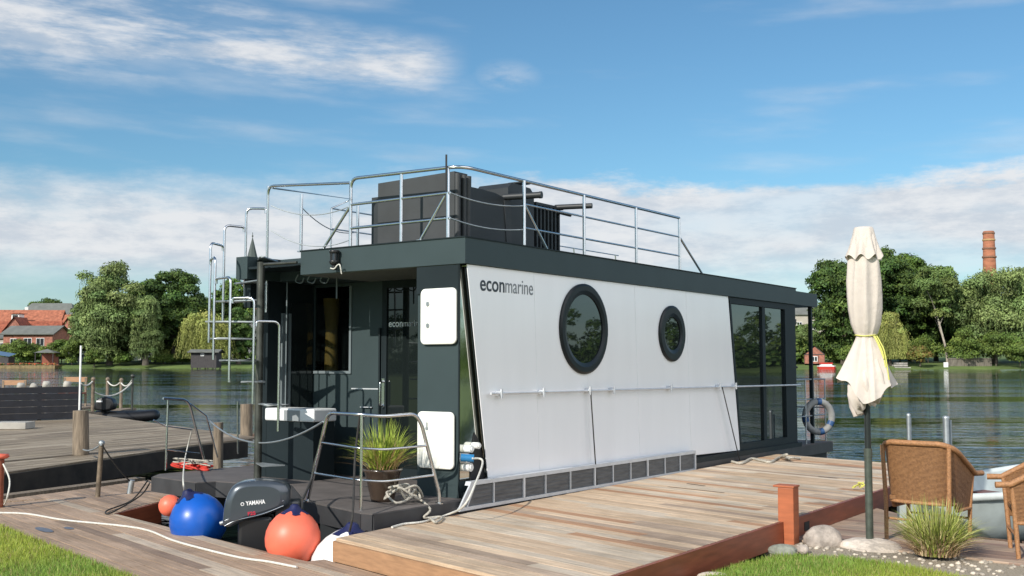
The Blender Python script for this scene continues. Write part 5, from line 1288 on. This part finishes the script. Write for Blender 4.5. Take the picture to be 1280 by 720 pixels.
house('hillside_villa', 'pale building with dark mansard roof above the stern rail', 1004, 250, 6, 0, 8, 8, 5.5, 2.6, 'plaster', 'greyroof', [(-1.8, 3, 1, 1.6), (1.8, 3, 1, 1.6)], hip=1.5)
hh = house('timber_hut', 'small half timbered hut with red roof at the right bank', 1018, 187, .9, R(-15), 3.4, 3.2, 1.6, 1.5, 'brick', 'rooftile', [(0, .8, .8, .7)], ridge='y')
d = MB()
for x in (-1.65, -.6, .6, 1.65): d.bar((x, -1.63, 0), (x, -1.63, 1.6), .05, .12)
d.bar((-1.65, -1.63, 1.55), (1.65, -1.63, 1.55), .05, .12); d.bar((-1.6, -1.63, 1.6), (0, -1.63, 3.0), .05, .14); d.bar((1.6, -1.63, 1.6), (0, -1.63, 3.0), .05, .14); d.build('timber_frame', 'timber', hh)
# boathouse
bt = house('boathouse', 'dark timber boathouse standing at the water on the left bank', 258, 186, .2, R(4), 4.2, 4.5, 2.6, .35, 'timber', 'greyroof', [(-.2, 2.2, .35, .25)], cat='boathouse', over=.5)
d = MB()
for x in (-1.9, -.6, .7, 1.9):
    for y in (-2.1, 2.1): d.tube([(x, y, -1), (x, y, .02)], .1, 8)
d.build('stilt', 'timber', bt)
# garden pavilion and terrace
loc, _ = frame(59, 199, .5, 0); gp = thing('garden_pavilion', 'open garden pavilion with grey tent roof on the waterside terrace', 'pavilion', loc)
d = MB(); d.add([(-1.9, -1.5, 2.3), (1.9, -1.5, 2.3), (1.9, 1.5, 2.3), (-1.9, 1.5, 2.3), (0, 0, 3.0)], [(0, 1, 4), (1, 2, 4), (2, 3, 4), (3, 0, 4), (0, 3, 2, 1)]); d.build('roof', 'greyroof', gp)
for x in (-1.6, 1.6):
    for y in (-1.3, 1.3): d = MB(); d.bar((x, y, 0), (x, y, 2.3), .12, .12); d.build('post', 'timber', gp)
d = MB(); d.span((-1.6, 1.32, 0), (1.6, 1.4, 2.2)); d.build('back_wall', 'redwood', gp)
loc, _ = frame(34, 196, 0, 0); tw_ = thing('flower_terrace', 'low yellowish waterside terrace wall with red flowers', 'terrace', loc)
d = MB(); d.span((-5.2, -.5, -.5), (5.2, 4, .55)); d.build('wall', M('ochre_wall', (.20, .15, .07), .8, var=.4, scale=3), tw_)
bl = [(x, -.2 + .3 * math.sin(x * 3), .75, .30) for x in np.arange(-5, 5.1, .45)]
leafcloud('flower_band', bl, 2200, .13, [(.55, .05, .03), (.5, .12, .05), (.10, .16, .03), (.6, .35, .3), (.12, .2, .03)], 61, parent=tw_)
d = MB(); loc, _ = frame(4, 197, 2.0, 0); bt_ = thing('tarp_shed', 'shed with pale blue tarp roof at the far left', 'shed', (loc[0], loc[1], .4)); d.add([(-2, -1.5, 2.2), (1.7, -1.5, 1.7), (1.7, 1.5, 2.2), (-2, 1.5, 2.8)], [(0, 1, 2, 3)]); d.build('tarp_roof', 'tarp', bt_)
d = MB(); d.span((-1.8, -1.2, 0), (1.5, 1.3, 1.7)); d.build('wall', 'timber', bt_)
# parked cars under the trees
def car(px, Y, z, rz, mat, label):
    loc, _ = frame(px, Y, z, 0); t = thing('parked_car', label, 'car', loc, rz, 'cars parked under the bank trees')
    d = MB(); d.slab_ac([(-2.1, .25), (2.1, .25), (2.15, .7), (1.3, .88), (.75, 1.38), (-1.1, 1.42), (-1.9, .95), (-2.15, .85)], -.85, .85); d.build('body', mat, t)
    d = MB(); d.slab_ac([(1.18, .92), (.7, 1.33), (-1.05, 1.36), (-1.7, .98)], -.862, -.852); d.slab_ac([(1.18, .92), (.7, 1.33), (-1.05, 1.36), (-1.7, .98)], .852, .862); d.build('window', 'pane', t)
    for x in (-1.35, 1.35):
        for y in (-.78, .78): d = MB(); d.tube([(x, y - .1, .32), (x, y + .1, .32)], .32, 14); d.build('wheel', 'black', t)
car(170, 201, 1.2, R(8), 'white', 'white car parked under the trees left of centre bank'); car(184, 203, 1.4, R(-12), 'white', 'second white car parked right behind the first')
car(111, 201, 1.0, R(0), 'slate_dark', 'dark car in the shade under the tall willow')
# right bank: wall, post, slabs, boat
loc, _ = frame(1212, 183, 0, 0); rw = thing('bank_wall', 'grey timber retaining wall at the waterline on the right bank', 'wall', loc)
d = MB()
for k in range(24): d.box((-3.4 + k * .3, 0, .75), (.27, .2, 2.1 + .0 * k))
d.build('timber_board', 'greytimber', rw)
d = MB(); d.span((-3.6, -.18, 1.68), (3.8, .14, 1.85)); d.build('top_beam', 'greytimber', rw)
loc, _ = frame(1182, 182, 0, 0); d = MB(); d.box((loc[0], 182, .5), (.7, .4, 1.3), bev=.05); tag(d.build('white_marker', 'white'), 'small white marker block at the waterline left of the bank wall', 'marker')
loc, _ = frame(1127, 182, 0, 0); d = MB()
for k, (x, z, w) in enumerate(((0, .2, 2.6), (-.2, .6, 2.3), (.1, .95, 2.0))): d.box((loc[0] + x, 182 + k * .4, z), (w, 1.2, .3), bev=.04)
tag(d.build('stone_steps', 'concrete'), 'grey stone steps at the right bank beside the parasol skirt', 'steps')
loc, _ = frame(1033, 181, 0, 0); rw2 = thing('red_white_boat', 'small red and white boat moored at the right bank', 'boat', loc)
d = MB(); d.prism([(-1.4, -.6), (1.1, -.6), (1.5, 0), (1.1, .6), (-1.4, .6)], -.1, .45); d.build('hull', 'red', rw2)
d = MB(); d.prism([(-1.42, -.62), (1.1, -.62), (1.52, 0), (1.1, .62), (-1.42, .62)], .451, .62); d.span((-1.0, -.45, .621), (.8, .45, .85)); d.build('deck', 'white', rw2)
d = MB(); d.span((-1.1, -.5, .852), (.9, .5, 1.1)); d.build('cover', 'red', rw2)
# church spire and chimney
loc, _ = frame(313.5, 420, 0, 0); sp = thing('church_spire', 'slim dark church spire above the cabin corner', 'church', (loc[0], 420, 8))
zb = at(313, 330, 420).z - 8; zt = at(313, 297, 420).z - 8
d = MB(); d.span((-2.6, -2.6, 0), (2.6, 2.6, zb)); d.build('tower', 'brick', sp)
d = MB(); d.lathe([(2.9, zb), (1.9, zb + (zt - zb) * .3), (0.12, zt)], seg=8, smooth=False); s_ = d.build('spire', 'slatecopper', sp)
d = MB(); d.tube([(0, 0, zt - .3), (0, 0, zt + 2)], .12, 6); d.ball((0, 0, zt + .6), .35, 8, 6); d.build('finial', 'slatecopper', s_)
Yc = 290; c = at(1240, 446, Yc); chy = thing('factory_chimney', 'tall round brick chimney above the right willow', 'chimney', (c.x, Yc, 3)); zt = at(1240, 289, Yc).z - 3
bm_ = M('chimney_brick', (.34, .13, .07), .85, var=.3, scale=.5, stretch=(1, 1, 3), detail=8)
d = MB(); d.lathe([(2.2, 0), (1.75, zt * .6), (1.42, zt - .2), (1.3, zt)], seg=24); d.build('shaft', bm_, chy)
for k in (0.985, .93, .86, .79): 
    d = MB(); r_ = 1.45 + (1 - k) * 1.4 + .03; d.lathe([(r_, zt * k - .35), (r_ + .06, zt * k - .3), (r_ + .06, zt * k + .1), (r_ - .02, zt * k + .15)], seg=24); d.build('brick_band', M('band_brick', (.22, .11, .07) if k != .93 else (.42, .26, .12), .85, var=.2), chy)

# ------------------------------------------------------------------ light, sky, camera
ALPHA = R(36.6); EL = R(31)
sdir = Vector((-math.sin(ALPHA) * math.cos(EL), -math.cos(ALPHA) * math.cos(EL), math.sin(EL)))
sl = bpy.data.lights.new('sun', 'SUN'); sl.energy = 4.9; sl.angle = R(.5); sl.color = (1, .945, .86)
so = bpy.data.objects.new('sun', sl); COL.objects.link(so); so.rotation_euler = sdir.to_track_quat('Z', 'Y').to_euler()

w = bpy.data.worlds.new('World'); S.world = w; w.use_nodes = True; n = w.node_tree.nodes; l = w.node_tree.links
bg = n['Background']; bg.inputs['Strength'].default_value = .1
sky = n.new('ShaderNodeTexSky'); sky.sky_type = 'NISHITA'; sky.sun_disc = False; sky.sun_elevation = EL; sky.sun_rotation = math.atan2(sdir.x, sdir.y); sky.air_density = 1.0; sky.dust_density = .6; sky.ozone_density = 2.0
tc = n.new('ShaderNodeTexCoord'); sep = n.new('ShaderNodeSeparateXYZ'); l.new(tc.outputs['Generated'], sep.inputs[0])
def math_(op, a, b=None, c=None):
    m = n.new('ShaderNodeMath'); m.operation = op
    for i, v in enumerate((a, b, c)):
        if v is None: continue
        if isinstance(v, (int, float)): m.inputs[i].default_value = v
        else: l.new(v, m.inputs[i])
    return m.outputs[0]
el = math_('MULTIPLY', math_('ARCSINE', sep.outputs[2]), 57.2958)                 # elevation in degrees
az = math_('MULTIPLY', math_('ARCTAN2', sep.outputs[0], sep.outputs[1]), 57.2958)  # azimuth, 0 ahead, + right
cmb = n.new('ShaderNodeCombineXYZ'); l.new(math_('MULTIPLY', az, .10), cmb.inputs[0]); l.new(math_('MULTIPLY', el, .32), cmb.inputs[1])
def noise(scale, off, detail=6, rough=.6, vec=None):
    mp = n.new('ShaderNodeMapping'); mp.inputs['Location'].default_value = off; l.new(vec or cmb.outputs[0], mp.inputs[0])
    z = n.new('ShaderNodeTexNoise'); z.inputs['Scale'].default_value = scale; z.inputs['Detail'].default_value = detail; z.inputs['Roughness'].default_value = rough; l.new(mp.outputs[0], z.inputs['Vector']); return z.outputs['Fac']
def smooth(v, a, b, lo=0., hi=1.):
    m = n.new('ShaderNodeMapRange'); m.interpolation_type = 'SMOOTHSTEP'; l.new(v, m.inputs['Value'])
    m.inputs['From Min'].default_value = a; m.inputs['From Max'].default_value = b; m.inputs['To Min'].default_value = lo; m.inputs['To Max'].default_value = hi; return m.outputs[0]
n1 = noise(1.0, (3.1, 1.7, 0)); n2 = noise(2.6, (7.3, 4.2, 0), 8, .65); n3 = noise(.55, (1, 9.4, 0), 4)
# low cloud band between about 4.5 and 10 degrees with lumpy top
topedge = math_('ADD', 9.0, math_('MULTIPLY', math_('SUBTRACT', n1, .5), 4.5))
topedge = math_('ADD', topedge, math_('MULTIPLY', math_('SUBTRACT', n2, .5), 2.0))
dd = math_('SUBTRACT', topedge, el)
soft = smooth(az, -12, 4, 2.6, .8)
md = n.new('ShaderNodeMath'); md.operation = 'DIVIDE'; l.new(dd, md.inputs[0]); l.new(soft, md.inputs[1])
band = smooth(md.outputs[0], -.35, 1.0)
thin = smooth(n3, .28, .56, .72, 1.0)
band = math_('MULTIPLY', band, thin)
low_ = math_('ADD', el, math_('MULTIPLY', math_('SUBTRACT', n1, .5), 3.0))
band = math_('MULTIPLY', band, smooth(low_, 3.0, 5.6, .30, 1.0))
# high streak on the left, about 15-16 degrees, almost level
sv = n.new('ShaderNodeCombineXYZ'); l.new(math_('MULTIPLY', az, .07), sv.inputs[0]); l.new(math_('MULTIPLY', math_('ADD', el, math_('MULTIPLY', az, .04)), .42), sv.inputs[1])
n4 = noise(1.9, (.4, 2.2, 3), 8, .6, sv.outputs[0]); n5 = noise(1.3, (5.4, 8.2, 3), 6, .5, sv.outputs[0])
cen_ = math_('ADD', math_('SUBTRACT', math_('ADD', el, math_('MULTIPLY', az, .04)), 15.0), math_('MULTIPLY', math_('SUBTRACT', n1, .5), 2.2))
wd = smooth(az, -24, -3, 2.9, 1.7)
md = n.new('ShaderNodeMath'); md.operation = 'DIVIDE'; l.new(math_('ABSOLUTE', cen_), md.inputs[0]); l.new(wd, md.inputs[1])
sm = math_('SUBTRACT', 1.0, smooth(md.outputs[0], .15, 1.15))
azm = math_('SUBTRACT', 1.0, smooth(az, -5.5, -2.0))
streak = math_('MULTIPLY', math_('MULTIPLY', sm, azm), math_('MULTIPLY', smooth(n4, .34, .60, .15, 1.0), smooth(n2, .25, .55, .65, 1.0)))
e0 = math_('MULTIPLY', math_('ADD', az, 0.2), .5); e1 = math_('MULTIPLY', math_('SUBTRACT', el, 14.6), 1.1)
puff = math_('MULTIPLY', math_('MULTIPLY', math_('SUBTRACT', 1.0, smooth(math_('ADD', math_('ADD', math_('MULTIPLY', e0, e0), math_('MULTIPLY', e1, e1)), math_('MULTIPLY', math_('SUBTRACT', n2, .5), 2.2)), .0, 1.1)), smooth(n2, .3, .6)), .28)
wis = math_('MULTIPLY', smooth(math_('ADD', n5, math_('MULTIPLY', smooth(az, -22, 10), -.10)), .42, .72), .34)
cl = math_('MAXIMUM', band, math_('MAXIMUM', math_('MULTIPLY', streak, .92), math_('MAXIMUM', puff, wis)))
# unseen fill glow added behind the viewer's right shoulder to brighten shaded side wall
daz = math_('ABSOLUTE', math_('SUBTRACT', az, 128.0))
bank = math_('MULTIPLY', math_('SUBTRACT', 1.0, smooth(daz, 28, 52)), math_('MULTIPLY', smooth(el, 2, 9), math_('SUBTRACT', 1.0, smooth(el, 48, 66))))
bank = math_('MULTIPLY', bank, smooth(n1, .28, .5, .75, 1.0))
cl = math_('MINIMUM', cl, .95)
shade = n.new('ShaderNodeMix'); shade.data_type = 'RGBA'; l.new(smooth(n2, .35, .62), shade.inputs[0])
shade.inputs[6].default_value = (6.1, 6.6, 7.3, 1); shade.inputs[7].default_value = (8.2, 8.3, 8.5, 1)
tint = n.new('ShaderNodeMix'); tint.data_type = 'RGBA'; tint.blend_type = 'MULTIPLY'; tint.inputs[0].default_value = 1; tint.inputs[7].default_value = (.76, 1.11, 1.22, 1); l.new(sky.outputs[0], tint.inputs[6])
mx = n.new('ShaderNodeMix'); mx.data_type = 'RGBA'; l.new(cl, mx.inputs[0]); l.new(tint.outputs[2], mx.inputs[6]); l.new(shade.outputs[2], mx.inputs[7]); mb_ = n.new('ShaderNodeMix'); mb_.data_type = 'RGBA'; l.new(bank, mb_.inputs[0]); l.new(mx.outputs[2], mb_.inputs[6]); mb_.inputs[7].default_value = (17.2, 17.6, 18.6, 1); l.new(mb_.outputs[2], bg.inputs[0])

cam = bpy.data.cameras.new('camera'); co = bpy.data.objects.new('camera', cam); COL.objects.link(co); S.camera = co
cam.sensor_width = 36; cam.lens = 36 * F / 1280; co.location = CAM; co.rotation_euler = (math.pi / 2 + PIT, 0, 0); cam.clip_start = .1; cam.clip_end = 3000
S.view_settings.view_transform = 'Standard'; S.view_settings.look = 'None'; S.view_settings.exposure = 0; S.view_settings.gamma = 1
S.render.resolution_x = 1024; S.render.resolution_y = 576
